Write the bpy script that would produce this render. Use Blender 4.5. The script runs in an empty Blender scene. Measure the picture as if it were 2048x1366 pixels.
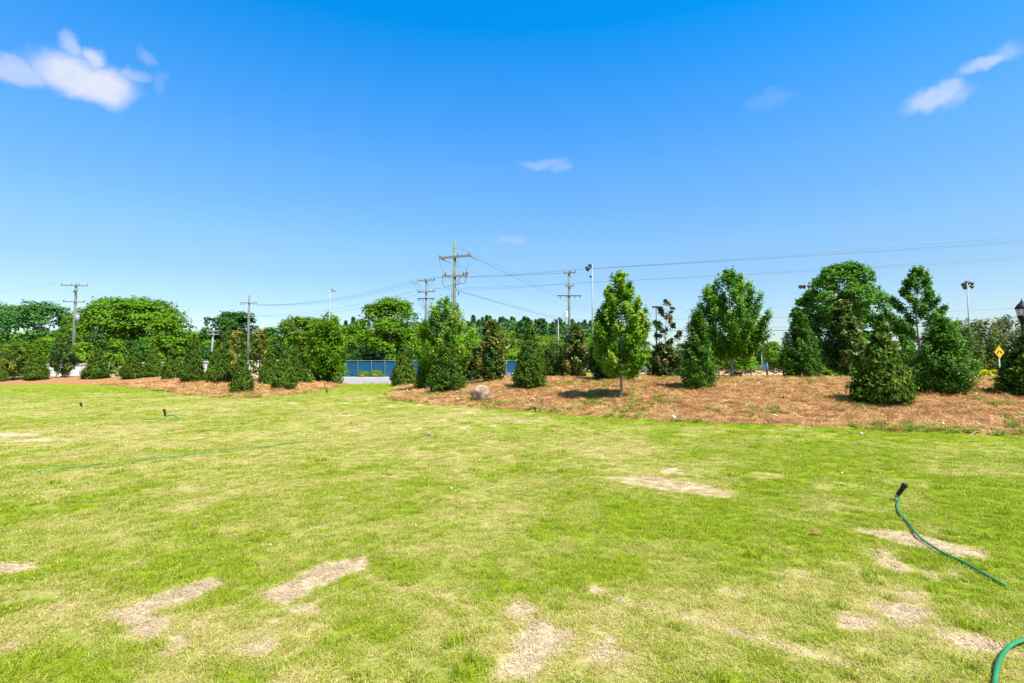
import bpy, math, random
import numpy as np
from mathutils import Vector, Matrix

# ------------------------------------------------------------------ basics
scene = bpy.context.scene
COL = scene.collection
PITCH = math.atan(52.0 / 1024.0)
CAM = np.array([0.0, 0.0, 1.5])
SP, CP = math.sin(PITCH), math.cos(PITCH)
R = np.random.default_rng(7)


def ray(px, py):
    u = (px - 1024.0) / 1024.0
    v = (683.0 - py) / 1024.0
    return np.array([u, CP - v * SP, SP + v * CP])


def at(px, py, d):
    r = ray(px, py)
    return CAM + r * (d / r[1])


def flat(px, py):
    r = ray(px, py)
    return CAM + r * (-1.5 / r[2])


def nrm(a):
    return a / np.maximum(np.linalg.norm(a, axis=-1, keepdims=True), 1e-9)


def sstep(a, b, x):
    t = np.clip((x - a) / (b - a), 0, 1)
    return t * t * (3 - 2 * t)


# ------------------------------------------------------------------ noise
_tab = np.random.default_rng(3).random(65536)


def vnoise(x, y, seed=0):
    xi = np.floor(x).astype(np.int64); yi = np.floor(y).astype(np.int64)
    fx = x - xi; fy = y - yi
    fx = fx * fx * (3 - 2 * fx); fy = fy * fy * (3 - 2 * fy)

    def h(i, j):
        return _tab[((i * 73856093) ^ (j * 19349663) ^ (seed * 83492791)) & 65535]
    return (h(xi, yi) * (1 - fx) + h(xi + 1, yi) * fx) * (1 - fy) + (h(xi, yi + 1) * (1 - fx) + h(xi + 1, yi + 1) * fx) * fy


def fbm(x, y, octs=4, seed=0, gain=0.5):
    s = 0; a = 1.0; tot = 0
    for o in range(octs):
        s = s + a * vnoise(x * 2 ** o + 17.3 * o, y * 2 ** o - 9.1 * o, seed + o)
        tot += a; a *= gain
    return s / tot


def seg_dist(px, py, poly):
    d = np.full(px.shape, 1e9)
    n = len(poly)
    for i in range(n):
        ax, ay = poly[i]; bx, by = poly[(i + 1) % n]
        ex, ey = bx - ax, by - ay
        t = np.clip(((px - ax) * ex + (py - ay) * ey) / (ex * ex + ey * ey + 1e-12), 0, 1)
        d = np.minimum(d, np.hypot(px - ax - t * ex, py - ay - t * ey))
    return d


def inside(px, py, poly):
    c = np.zeros(px.shape, bool)
    n = len(poly)
    for i in range(n):
        ax, ay = poly[i]; bx, by = poly[(i + 1) % n]
        cond = ((ay > py) != (by > py))
        xs = (bx - ax) * (py - ay) / ((by - ay) if abs(by - ay) > 1e-9 else 1e-9) + ax
        c ^= cond & (px < xs)
    return c


def sdist(px, py, poly):
    d = seg_dist(px, py, poly)
    return np.where(inside(px, py, poly), d, -d)


# ------------------------------------------------------------------ terrain
def fl(pts):
    return [tuple(flat(a, b)[:2]) for a, b in pts]


BED_R = fl([(784, 786), (779, 800), (820, 805), (900, 812), (980, 816), (1060, 822), (1130, 829), (1200, 835), (1300, 842), (1450, 848), (1600, 853),
            (1800, 863), (2048, 873)]) + [(16, 9.3), (36, 6), (40, 20), (30, 29), (20, 33.5), (12, 36.5), (4, 40), (-3, 42), (-8.6, 41)]
BED_L = [(-75, 45)] + fl([(0, 770), (120, 769), (250, 772), (290, 777), (330, 783), (370, 790), (430, 796), (480, 797), (560, 794), (620, 785), (660, 776), (692, 768.5)]) + [(-18, 50), (-30, 57), (-75, 58)]


def terr(x, y):
    x = np.asarray(x, float); y = np.asarray(y, float)
    sr = sdist(x, y, BED_R); sl = sdist(x, y, BED_L)
    z = 0.98 * sstep(-0.3, 9.0, sr) ** 0.85 + .74 * sstep(-0.3, 11.0, sl) ** 0.9
    z = z + 0.35 * sstep(44, 60, y) + 0.5 * sstep(80, 140, y) + 1.0 * sstep(140, 500, y)
    return z


def tz(x, y):
    return float(terr(np.array([x]), np.array([y]))[0])


def hit(px, py, dmax=70):
    ds = np.linspace(4, dmax, 1400)
    r = ray(px, py); k = ds / r[1]
    X = r[0] * k; Z = 1.5 + r[2] * k
    g = terr(X, ds)
    i = np.argmax(Z <= g) if (Z <= g).any() else len(ds) - 1
    return np.array([X[i], ds[i], g[i]])


# ------------------------------------------------------------------ lawn dryness
def P(*pts):
    return [tuple(flat(a, b)[:2]) for a, b in pts]


PATCH = [
    (P((215, 1225), (320, 1185), (430, 1150), (447, 1166), (330, 1214), (262, 1243)), 1.0),
    (P((253, 1243), (312, 1226), (345, 1244), (292, 1277)), 1.0),
    (P((300, 1305), (370, 1255), (378, 1270), (340, 1310)), .75),
    (P((515, 1185), (600, 1150), (660, 1124), (738, 1112), (735, 1135), (680, 1150), (572, 1207)), 1.0),
    (P((570, 1210), (625, 1200), (632, 1232), (590, 1225)), .8),
    (P((-60, 1143), (0, 1135), (62, 1126), (80, 1138), (0, 1152), (-60, 1165)), 1.0),
    (P((1000, 1222), (1040, 1197), (1085, 1222), (1040, 1242)), .95),
    (P((975, 1366), (1035, 1285), (1062, 1243), (1150, 1268), (1105, 1308), (1068, 1366)), .95),
    (P((1195, 958), (1300, 952), (1400, 966), (1475, 985), (1462, 996), (1330, 980)), .85),
    (P((1322, 937), (1358, 934), (1366, 949), (1326, 950)), 1.0),
    (P((1505, 945), (1565, 948), (1562, 962), (1510, 958)), .55),
    (P((1625, 965), (1668, 972), (1660, 984), (1620, 977)), .55),
    (P((1700, 1055), (1800, 1060), (1880, 1078), (1985, 1106), (1960, 1121), (1880, 1102), (1800, 1087)), .95),
    (P((1745, 1112), (1768, 1094), (1790, 1110), (1822, 1136), (1800, 1142), (1760, 1130)), .9),
    (P((1835, 1130), (1870, 1140), (1880, 1158), (1840, 1146)), .8),
    (P((1890, 1135), (1910, 1133), (1935, 1158), (1920, 1160)), .9),
    (P((1675, 1232), (1752, 1245), (1750, 1270), (1680, 1258)), 1.0),
    (P((1738, 1203), (1800, 1206), (1852, 1218), (1872, 1242), (1815, 1266), (1760, 1230)), .85),
    (P((1880, 1268), (1960, 1275), (2040, 1318), (1990, 1326), (1890, 1290)), .95),
    (P((1370, 1236), (1450, 1258), (1560, 1290), (1700, 1340), (1695, 1350), (1540, 1298), (1375, 1246)), .8),
    (P((730, 1145), (790, 1165), (900, 1190), (905, 1200), (780, 1178), (728, 1158)), .7),
    (P((1170, 1175), (1200, 1170), (1225, 1190), (1195, 1192)), .9),
    (P((1940, 1210), (1990, 1225), (2010, 1250), (1960, 1240)), .7),
    (P((1560, 1150), (1600, 1140), (1640, 1152), (1590, 1162)), .7), (P((1440, 1180), (1500, 1190), (1490, 1204), (1435, 1192)), .7),
    (P((1790, 1175), (1850, 1180), (1840, 1196), (1780, 1188)), .8), (P((1590, 1300), (1660, 1310), (1640, 1332), (1580, 1318)), .75),
    (P((1180, 1300), (1230, 1285), (1260, 1310), (1200, 1330)), .75), (P((460, 1290), (540, 1270), (560, 1290), (480, 1315)), .7),
    (P((60, 1215), (160, 1195), (165, 1210), (70, 1232)), .7), (P((380, 1235), (470, 1205), (480, 1216), (395, 1248)), .65),
    (P((880, 1190), (960, 1215), (955, 1225), (875, 1202)), .7), (P((1230, 1195), (1330, 1222), (1325, 1232), (1226, 1206)), .75),
    (P((0, 865), (95, 868), (60, 873), (0, 874)), .75), (P((25, 879), (105, 875), (105, 880), (35, 884)), .9),
    (P((-20, 1290), (20, 1280), (25, 1300), (-20, 1310)), .8),
]
for (a, b, w, h) in [(840, 857, 28, 5), (930, 855, 40, 7), (985, 852, 30, 5), (1090, 836, 34, 5), (1055, 827, 30, 5), (800, 825, 40, 5), (815, 849, 24, 4),
                     (940, 826, 36, 5), (715, 819, 16, 3), (780, 813, 26, 3), (690, 806, 30, 3), (735, 799, 24, 3), (880, 841, 22, 4), (1040, 843, 24, 4), (1155, 833, 16, 4),
                     (375, 827, 14, 4), (160, 851, 20, 4), (730, 852, 26, 4), (1275, 883, 22, 4), (400, 874, 30, 4), (765, 790, 40, 3), (700, 788, 30, 2.5),
                     (840, 810, 20, 3), (585, 806, 30, 3), (640, 864, 16, 3), (60, 815, 40, 3), (700, 830, 30, 3), (600, 828, 30, 3), (1310, 838, 30, 4)]:
    PATCH.append((P((a - w / 2, b + h * .2), (a + w * .1, b - h * .5), (a + w / 2, b - h * .2), (a + w * .15, b + h * .5)), .72))
ANG = math.radians(57)


def dryness(x, y):
    x = np.asarray(x, float); y = np.asarray(y, float)
    n = fbm(x * .55, y * .55, 4, 11)
    n2 = fbm(x * 2.3, y * 2.3, 4, 23)
    n3 = fbm(x * 9.0, y * 9.0, 3, 37)
    # sod slabs with slightly different health
    u = x * math.cos(ANG) + y * math.sin(ANG); v = -x * math.sin(ANG) + y * math.cos(ANG)
    row = np.floor(v / .42); cu = u / 1.25 + _tab[(row.astype(np.int64) * 7919) & 65535]
    slab = _tab[((np.floor(cu).astype(np.int64) * 7331) ^ (row.astype(np.int64) * 15731)) & 65535]
    seam = np.minimum(np.abs(v / .42 - np.round(v / .42)) * .42, np.abs(cu - np.round(cu)) * 1.25)
    dry = .345 + 1.05 * (n - .5) + .95 * (n2 - .5) + .75 * (n3 - .5) + .27 * (slab - .5) + .26 * (1 - sstep(0, .045, seam)) * sstep(.42, .6, fbm(x * 1.1 + 9, y * 1.1, 3, 311))
    # broad zones: mid left paler, near the right bed and far lawn greener
    d = np.hypot(x, y)
    dry = dry + .20 * sstep(5, 10, d) * (1 - sstep(22, 30, d)) * sstep(6, -3, x)
    dry = dry - .17 * sstep(1.5, 4.5, x) * sstep(2.5, 6, y)
    dry = dry - .35 * sstep(30, 40, y) - .22 * sstep(25, 33, y) * sstep(-6, -14, x) - .10 * sstep(3.0, 4.0, y) * sstep(6.5, 5.0, y)
    edge = sdist(x, y, BED_R)
    dry = dry - .30 * sstep(-1.6, -.3, edge)
    near = (1 - sstep(2.7, 3.9, y)) * (.05 + .42 * sstep(.42, .62, fbm(x * 1.3 + 40, y * 1.3, 4, 211)))
    dry = dry + near
    wx = x + (fbm(x * 7, y * 7, 3, 51) - .5) * .07; wy = y + (fbm(x * 7, y * 7, 3, 67) - .5) * .07
    big = np.zeros(x.shape)
    for poly, s in PATCH:
        c = np.mean(poly, axis=0); rad = max(np.hypot(p[0] - c[0], p[1] - c[1]) for p in poly)
        m = np.hypot(x - c[0], y - c[1]) < rad + .5
        if not m.any():
            continue
        sd = sdist(wx[m], wy[m], poly)
        big[m] = np.maximum(big[m], s * sstep(-.05, .025, sd))
    return np.clip(dry, 0, .86) * (1 - big) + big * 1.15, big


# ------------------------------------------------------------------ materials
def mat(name):
    m = bpy.data.materials.new(name); m.use_nodes = True
    nt = m.node_tree; nt.nodes.clear()
    out = nt.nodes.new('ShaderNodeOutputMaterial')
    return m, nt, out


def N(nt, typ, **kw):
    n = nt.nodes.new(typ)
    for k, v in kw.items():
        if k.startswith('i_'):
            n.inputs[k[2:].replace('_', ' ')].default_value = v
        else:
            setattr(n, k, v)
    return n


def ramp(nt, stops, interp='LINEAR'):
    r = nt.nodes.new('ShaderNodeValToRGB'); r.color_ramp.interpolation = interp
    e = r.color_ramp.elements
    while len(e) > 1:
        e.remove(e[0])
    e[0].position = stops[0][0]; e[0].color = (*stops[0][1], 1)
    for p, c in stops[1:]:
        k = e.new(p); k.color = (*c, 1)
    return r


def leaf_mat(name, stops, trans=.35, rough=.55, tsat=(1.25, 1.25, .55), spec=.3):
    m, nt, out = mat(name); L = nt.links.new
    a = N(nt, 'ShaderNodeAttribute', attribute_name='tint')
    r = ramp(nt, stops)
    oi = N(nt, 'ShaderNodeObjectInfo'); vr = N(nt, 'ShaderNodeMapRange'); vr.inputs['To Min'].default_value = -.06; vr.inputs['To Max'].default_value = .19; L(oi.outputs['Random'], vr.inputs['Value'])
    av = N(nt, 'ShaderNodeMath', operation='ADD', use_clamp=True); L(a.outputs['Fac'], av.inputs[0]); L(vr.outputs[0], av.inputs[1]); L(av.outputs[0], r.inputs['Fac'])
    p = N(nt, 'ShaderNodeBsdfPrincipled'); p.inputs['Roughness'].default_value = rough
    p.inputs['Specular IOR Level'].default_value = spec
    L(r.outputs['Color'], p.inputs['Base Color'])
    t = N(nt, 'ShaderNodeBsdfTranslucent')
    mu = N(nt, 'ShaderNodeMix', data_type='RGBA', blend_type='MULTIPLY'); mu.inputs[0].default_value = 1
    L(r.outputs['Color'], mu.inputs[6]); mu.inputs[7].default_value = (*tsat, 1)
    L(mu.outputs[2], t.inputs['Color'])
    x = N(nt, 'ShaderNodeMixShader'); x.inputs[0].default_value = trans
    L(p.outputs[0], x.inputs[1]); L(t.outputs[0], x.inputs[2]); L(x.outputs[0], out.inputs['Surface'])
    return m


def plain(name, c, rough=.6, metal=0.0, noise=.25, scale=8.0, spec=.4, bump=0.0):
    m, nt, out = mat(name); L = nt.links.new
    p = N(nt, 'ShaderNodeBsdfPrincipled'); p.inputs['Roughness'].default_value = rough; p.inputs['Metallic'].default_value = metal
    p.inputs['Specular IOR Level'].default_value = spec
    tc = N(nt, 'ShaderNodeNewGeometry')
    n = N(nt, 'ShaderNodeTexNoise'); n.inputs['Scale'].default_value = scale; n.inputs['Detail'].default_value = 6
    L(tc.outputs['Position'], n.inputs['Vector'])
    lo = tuple(v * (1 - noise) for v in c); hi = tuple(min(1, v * (1 + noise)) for v in c)
    r = ramp(nt, [(.3, lo), (.7, hi)]); L(n.outputs['Fac'], r.inputs['Fac'])
    L(r.outputs['Color'], p.inputs['Base Color'])
    if bump:
        b = N(nt, 'ShaderNodeBump'); b.inputs['Strength'].default_value = bump; b.inputs['Distance'].default_value = .02
        L(n.outputs['Fac'], b.inputs['Height']); L(b.outputs[0], p.inputs['Normal'])
    L(p.outputs[0], out.inputs['Surface'])
    return m


M = {}
M['bark'] = plain('bark', (.16, .12, .09), .9, noise=.4, scale=14, bump=.6)
M['bark_grey'] = plain('bark_grey', (.24, .21, .18), .9, noise=.35, scale=14, bump=.6)
M['pole_wood'] = plain('pole_wood', (.135, .165, .115), .85, noise=.3, scale=5, bump=.4)
M['pole_grey'] = plain('pole_grey', (.15, .155, .135), .85, noise=.25, scale=5, bump=.3)
M['arm_wood'] = plain('arm_wood', (.20, .19, .15), .85, noise=.25, scale=9)
M['galv'] = plain('galvanised', (.42, .44, .45), .45, .7, noise=.15, scale=6)
M['lightpole'] = plain('lightpole', (.27, .29, .30), .6, .1, noise=.12, scale=4)
M['darkmetal'] = plain('darkmetal', (.05, .055, .06), .5, .3, noise=.2)
M['black'] = plain('black_plastic', (.012, .012, .013), .42, noise=.2, scale=40)
M['blackpaint'] = plain('black_paint', (.010, .014, .016), .55, noise=.2, spec=.2)
M['ceramic'] = plain('ceramic', (.22, .20, .19), .3, noise=.1)
M['wire'] = plain('wire', (.13, .14, .15), .5, .3, noise=.05)
M['wiredark'] = plain('wire_dark', (.03, .03, .035), .6, noise=.05)
M['hose'] = plain('hose', (.022, .185, .062), .35, noise=.2, scale=10, spec=.5)
M['rock'] = plain('rock', (.29, .20, .12), .9, noise=.5, scale=5.0, bump=1.0)
M['asphalt'] = plain('asphalt', (.26, .245, .235), .9, noise=.12, scale=1.2)
M['kerb'] = plain('concrete', (.50, .48, .43), .9, noise=.12, scale=2)
M['infield'] = plain('infield', (.50, .33, .19), .95, noise=.15, scale=.6)
M['wallpaint'] = plain('wall_paint', (.80, .75, .69), .9, noise=.08, scale=1.3, bump=.1)
M['cap'] = plain('cap', (.66, .64, .60), .85, noise=.1, scale=2)
M['fencewood'] = plain('fence_wood', (.10, .045, .028), .85, noise=.3, scale=6)
M['screen'] = plain('windscreen', (.003, .072, .15), .8, noise=.2, scale=1.1)
M['bluepaint'] = plain('blue_paint', (.01, .12, .50), .5, noise=.1)
M['white'] = plain('white_paint', (.75, .75, .74), .5, noise=.06)
M['signyellow'] = plain('sign_yellow', (.80, .36, .006), .5, noise=.05)
M['carwhite'] = plain('car_white', (.60, .63, .66), .25, noise=.03, spec=.6)
M['carblue'] = plain('car_blue', (.03, .10, .30), .25, noise=.05, spec=.6)
M['cardark'] = plain('car_dark', (.03, .035, .04), .25, noise=.05, spec=.6)
M['carglass'] = plain('car_glass', (.02, .03, .04), .08, noise=.05, spec=.8)
M['tyre'] = plain('tyre', (.015, .015, .015), .9)
M['dryleaf'] = plain('dry_leaf', (.21, .11, .045), .8, noise=.3, scale=30)
M['redlight'] = plain('red_lens', (.4, .02, .02), .3)
M['litter'] = plain('litter', (.7, .66, .58), .8, noise=.15, scale=30)
m, nt, out = mat('lantern_glass'); p = N(nt, 'ShaderNodeBsdfPrincipled'); p.inputs['Base Color'].default_value = (.86, .88, .88, 1); p.inputs['Roughness'].default_value = .25
t = N(nt, 'ShaderNodeBsdfTranslucent'); t.inputs['Color'].default_value = (.85, .88, .9, 1); x = N(nt, 'ShaderNodeMixShader'); x.inputs[0].default_value = .5
nt.links.new(p.outputs[0], x.inputs[1]); nt.links.new(t.outputs[0], x.inputs[2]); nt.links.new(x.outputs[0], out.inputs['Surface']); M['lglass'] = m

# foliage
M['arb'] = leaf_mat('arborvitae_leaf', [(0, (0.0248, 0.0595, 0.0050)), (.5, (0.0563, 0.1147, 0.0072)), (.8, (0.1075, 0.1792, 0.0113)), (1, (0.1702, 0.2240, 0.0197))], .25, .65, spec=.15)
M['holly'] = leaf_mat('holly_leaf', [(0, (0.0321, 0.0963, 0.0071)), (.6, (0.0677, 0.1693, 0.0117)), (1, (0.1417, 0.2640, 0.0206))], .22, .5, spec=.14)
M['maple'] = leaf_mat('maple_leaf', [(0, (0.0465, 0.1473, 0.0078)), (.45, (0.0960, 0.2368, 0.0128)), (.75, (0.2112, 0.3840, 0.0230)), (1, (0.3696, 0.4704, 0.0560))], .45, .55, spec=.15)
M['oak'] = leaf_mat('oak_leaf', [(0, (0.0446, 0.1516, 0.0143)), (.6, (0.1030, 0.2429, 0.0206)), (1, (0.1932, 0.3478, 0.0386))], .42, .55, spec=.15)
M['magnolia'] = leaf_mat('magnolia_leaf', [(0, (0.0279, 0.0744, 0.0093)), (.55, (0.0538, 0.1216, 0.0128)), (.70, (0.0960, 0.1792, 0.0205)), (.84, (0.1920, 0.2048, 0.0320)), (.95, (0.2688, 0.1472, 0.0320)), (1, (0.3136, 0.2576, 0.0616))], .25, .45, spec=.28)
M['magnolia_dull'] = leaf_mat('magnolia_bronze_leaf', [(0, (0.0248, 0.0558, 0.0078)), (.6, (0.0461, 0.0922, 0.0115)), (.9, (0.1152, 0.1088, 0.0230)), (1, (0.2128, 0.1344, 0.0336))], .2, .45, spec=.25)
M['magnolia_gold'] = leaf_mat('magnolia_golden_leaf', [(0, (0.0620, 0.1240, 0.0124)), (.5, (0.1408, 0.2048, 0.0192)), (.8, (0.3456, 0.3328, 0.0448)), (1, (0.4480, 0.3136, 0.0672))], .3, .45, spec=.25)
M['broad'] = leaf_mat('broad_leaf', [(0, (0.0527, 0.1519, 0.0062)), (.5, (0.1152, 0.2432, 0.0090)), (1, (0.2072, 0.3248, 0.0157))], .36, .65, spec=.12)
M['broad_olive'] = leaf_mat('olive_leaf', [(0, (0.0527, 0.1240, 0.0078)), (.5, (0.1024, 0.1920, 0.0102)), (1, (0.1848, 0.2688, 0.0179))], .34, .65, spec=.12)
M['broad_dark'] = leaf_mat('dark_leaf', [(0, (0.0248, 0.0806, 0.0124)), (.5, (0.0435, 0.1254, 0.0141)), (1, (0.0896, 0.1792, 0.0224))], .28, .65, spec=.12)
M['broad_blue'] = leaf_mat('bluish_leaf', [(0, (0.0341, 0.1162, 0.0310)), (.5, (0.0538, 0.1600, 0.0333)), (1, (0.0952, 0.2128, 0.0392))], .28, .65, spec=.12)
M['myrtle'] = leaf_mat('myrtle_leaf', [(0, (0.0403, 0.0930, 0.0155)), (.5, (0.0768, 0.1408, 0.0205)), (.85, (0.1472, 0.1792, 0.0333)), (1, (0.2240, 0.1456, 0.0560))], .3, .55, spec=.15)
M['pine'] = leaf_mat('pine_needle', [(0, (0.0403, 0.1209, 0.0341)), (.5, (0.0614, 0.1510, 0.0384)), (1, (0.1008, 0.1904, 0.0392))], .2, .75, spec=.1)
M['lime'] = leaf_mat('lime_leaf', [(0, (.07, .16, .008)), (.5, (.16, .29, .016)), (1, (.30, .43, .035))], .42, .6, spec=.12)
M['hedge'] = leaf_mat('hedge_leaf', [(0, (0.0697, 0.1550, 0.0093)), (.5, (0.1280, 0.2176, 0.0128)), (1, (0.1904, 0.2688, 0.0179))], .28, .65, spec=.12)
M['gold'] = leaf_mat('golden_leaf', [(0, (.34, .38, .015)), (.5, (.58, .58, .02)), (1, (.80, .74, .05))], .35, .6, spec=.12)
M['weed'] = leaf_mat('weed_leaf', [(0, (.09, .18, .012)), (.5, (.17, .29, .022)), (1, (.36, .42, .08))], .4, .6, spec=.15)

STRAW = [(0, (.37, .30, .085)), (.5, (.56, .475, .145)), (1, (.76, .67, .28))]
GREEN = [(0, (.13, .205, .004)), (.5, (.275, .365, .006)), (1, (.48, .53, .020))]

# grass blades: each blade is green or straw, the share set by how dry its tuft is
m, nt, out = mat('grass_blade'); L = nt.links.new
ti = N(nt, 'ShaderNodeAttribute', attribute_name='tint')
rn = N(nt, 'ShaderNodeAttribute', attribute_name='rnd')
dr = N(nt, 'ShaderNodeAttribute', attribute_name='dry', attribute_type='INSTANCER')
g = ramp(nt, GREEN); s = ramp(nt, STRAW)
L(ti.outputs['Fac'], g.inputs['Fac']); L(ti.outputs['Fac'], s.inputs['Fac'])
sub = N(nt, 'ShaderNodeMath', operation='SUBTRACT'); L(dr.outputs['Fac'], sub.inputs[0]); L(rn.outputs['Fac'], sub.inputs[1])
mr = N(nt, 'ShaderNodeMapRange'); mr.inputs['From Min'].default_value = -.22; mr.inputs['From Max'].default_value = .22
L(sub.outputs[0], mr.inputs['Value'])
mx = N(nt, 'ShaderNodeMix', data_type='RGBA'); L(mr.outputs[0], mx.inputs[0]); L(g.outputs[0], mx.inputs[6]); L(s.outputs[0], mx.inputs[7])
df = N(nt, 'ShaderNodeBsdfPrincipled'); df.inputs['Roughness'].default_value = .6; df.inputs['Specular IOR Level'].default_value = .25
dd = N(nt, 'ShaderNodeMapRange'); dd.inputs['From Min'].default_value = .86; dd.inputs['From Max'].default_value = 1.1; L(dr.outputs['Fac'], dd.inputs['Value'])
dc = ramp(nt, [(0, (.40, .30, .17)), (.5, (.62, .50, .31)), (1, (.80, .68, .46))]); L(ti.outputs['Fac'], dc.inputs['Fac'])
mx0 = mx; mx = N(nt, 'ShaderNodeMix', data_type='RGBA'); L(dd.outputs[0], mx.inputs[0]); L(mx0.outputs[2], mx.inputs[6]); L(dc.outputs[0], mx.inputs[7])
L(mx.outputs[2], df.inputs['Base Color'])
tr = N(nt, 'ShaderNodeBsdfTranslucent'); L(mx.outputs[2], tr.inputs['Color'])
ms = N(nt, 'ShaderNodeMixShader'); ms.inputs[0].default_value = .4
L(df.outputs[0], ms.inputs[1]); L(tr.outputs[0], ms.inputs[2]); L(ms.outputs[0], out.inputs['Surface'])
M['blade'] = m

# lawn surface below and beyond the blades
m, nt, out = mat('lawn_ground'); L = nt.links.new
dr = N(nt, 'ShaderNodeAttribute', attribute_name='dry')
geo = N(nt, 'ShaderNodeNewGeometry')
n1 = N(nt, 'ShaderNodeTexNoise'); n1.inputs['Scale'].default_value = 22; n1.inputs['Detail'].default_value = 8; n1.inputs['Roughness'].default_value = .75
n2 = N(nt, 'ShaderNodeTexNoise'); n2.inputs['Scale'].default_value = 4.5; n2.inputs['Detail'].default_value = 6; n2.inputs['Roughness'].default_value = .7
L(geo.outputs['Position'], n1.inputs['Vector']); L(geo.outputs['Position'], n2.inputs['Vector'])
g = ramp(nt, [(.3, (.105, .152, .004)), (.5, (.18, .235, .008)), (.72, (.27, .32, .014))]); s = ramp(nt, [(.3, (.25, .20, .07)), (.5, (.38, .315, .12)), (.72, (.52, .44, .19))])
L(n1.outputs['Fac'], g.inputs['Fac']); L(n1.outputs['Fac'], s.inputs['Fac'])
ad = N(nt, 'ShaderNodeMath', operation='ADD'); L(dr.outputs['Fac'], ad.inputs[0])
sc = N(nt, 'ShaderNodeMapRange'); sc.inputs['From Min'].default_value = .3; sc.inputs['From Max'].default_value = .7; sc.inputs['To Min'].default_value = -.28; sc.inputs['To Max'].default_value = .28
L(n2.outputs['Fac'], sc.inputs['Value']); L(sc.outputs[0], ad.inputs[1])
mr = N(nt, 'ShaderNodeMapRange'); mr.inputs['From Min'].default_value = .08; mr.inputs['From Max'].default_value = .98
L(ad.outputs[0], mr.inputs['Value'])
mx = N(nt, 'ShaderNodeMix', data_type='RGBA'); L(mr.outputs[0], mx.inputs[0]); L(g.outputs[0], mx.inputs[6]); L(s.outputs[0], mx.inputs[7])
dd = N(nt, 'ShaderNodeMapRange'); dd.inputs['From Min'].default_value = .86; dd.inputs['From Max'].default_value = 1.1; L(dr.outputs['Fac'], dd.inputs['Value'])
dc = ramp(nt, [(.3, (.20, .135, .075)), (.46, (.44, .34, .21)), (.72, (.64, .53, .36))]); L(n1.outputs['Fac'], dc.inputs['Fac'])
mx0 = mx; mx = N(nt, 'ShaderNodeMix', data_type='RGBA'); L(dd.outputs[0], mx.inputs[0]); L(mx0.outputs[2], mx.inputs[6]); L(dc.outputs[0], mx.inputs[7])
p = N(nt, 'ShaderNodeBsdfPrincipled'); p.inputs['Roughness'].default_value = .9; p.inputs['Specular IOR Level'].default_value = .1
L(mx.outputs[2], p.inputs['Base Color'])
b = N(nt, 'ShaderNodeBump'); b.inputs['Strength'].default_value = .7; b.inputs['Distance'].default_value = .03
L(n1.outputs['Fac'], b.inputs['Height']); L(b.outputs[0], p.inputs['Normal']); L(p.outputs[0], out.inputs['Surface'])
M['lawn'] = m

# pine straw mulch
m, nt, out = mat('pine_straw'); L = nt.links.new
geo = N(nt, 'ShaderNodeNewGeometry')
n1 = N(nt, 'ShaderNodeTexNoise'); n1.inputs['Scale'].default_value = 16; n1.inputs['Detail'].default_value = 8; n1.inputs['Roughness'].default_value = .8
n2 = N(nt, 'ShaderNodeTexNoise'); n2.inputs['Scale'].default_value = .9; n2.inputs['Detail'].default_value = 5; n2.inputs['Roughness'].default_value = .65
L(geo.outputs['Position'], n1.inputs['Vector']); L(geo.outputs['Position'], n2.inputs['Vector'])
r1 = ramp(nt, [(.28, (.10, .042, .014)), (.45, (.28, .132, .044)), (.58, (.42, .215, .076)), (.75, (.58, .38, .19))])
r2 = ramp(nt, [(.3, (.14, .065, .03)), (.5, (.31, .17, .082)), (.75, (.50, .33, .19))])
L(n1.outputs['Fac'], r1.inputs['Fac']); L(n1.outputs['Fac'], r2.inputs['Fac'])
mk = ramp(nt, [(.42, (0, 0, 0)), (.66, (1, 1, 1))]); L(n2.outputs['Fac'], mk.inputs['Fac'])
mx = N(nt, 'ShaderNodeMix', data_type='RGBA'); L(mk.outputs['Color'], mx.inputs[0]); L(r1.outputs[0], mx.inputs[6]); L(r2.outputs[0], mx.inputs[7])
p = N(nt, 'ShaderNodeBsdfPrincipled'); p.inputs['Roughness'].default_value = .9; p.inputs['Specular IOR Level'].default_value = .15
L(mx.outputs[2], p.inputs['Base Color'])
b = N(nt, 'ShaderNodeBump'); b.inputs['Strength'].default_value = 1; b.inputs['Distance'].default_value = .05
L(n1.outputs['Fac'], b.inputs['Height']); L(b.outputs[0], p.inputs['Normal']); L(p.outputs[0], out.inputs['Surface'])
M['mulch'] = m
M['needle'] = leaf_mat('straw_needle', [(0, (.21, .088, .026)), (.5, (.46, .255, .080)), (.85, (.64, .39, .16)), (1, (.76, .59, .38))], .1, .8, (1, 1, 1))


# ------------------------------------------------------------------ object helpers
def link(name, me, parent=None, loc=None):
    o = bpy.data.objects.new(name, me); COL.objects.link(o)
    if parent is not None:
        o.parent = parent
    if loc is not None:
        o.location = loc
    return o


def tag(o, label, cat=None, group=None, kind=None):
    o['label'] = label
    if cat: o['category'] = cat
    if group: o['group'] = group
    if kind: o['kind'] = kind
    return o


def thing(name, label, cat, loc=(0, 0, 0), rz=0, group=None):
    o = bpy.data.objects.new(name, None); COL.objects.link(o)
    o.empty_display_size = .3
    o.location = [float(v) for v in loc]; o.rotation_euler = (0, 0, rz)
    return tag(o, label, cat, group)


def copy_tree(o, parent=None):
    c = o.copy(); COL.objects.link(c)
    if parent is not None: c.parent = parent
    for ch in [k for k in bpy.data.objects if k.parent == o]:
        copy_tree(ch, c)
    return c


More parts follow.
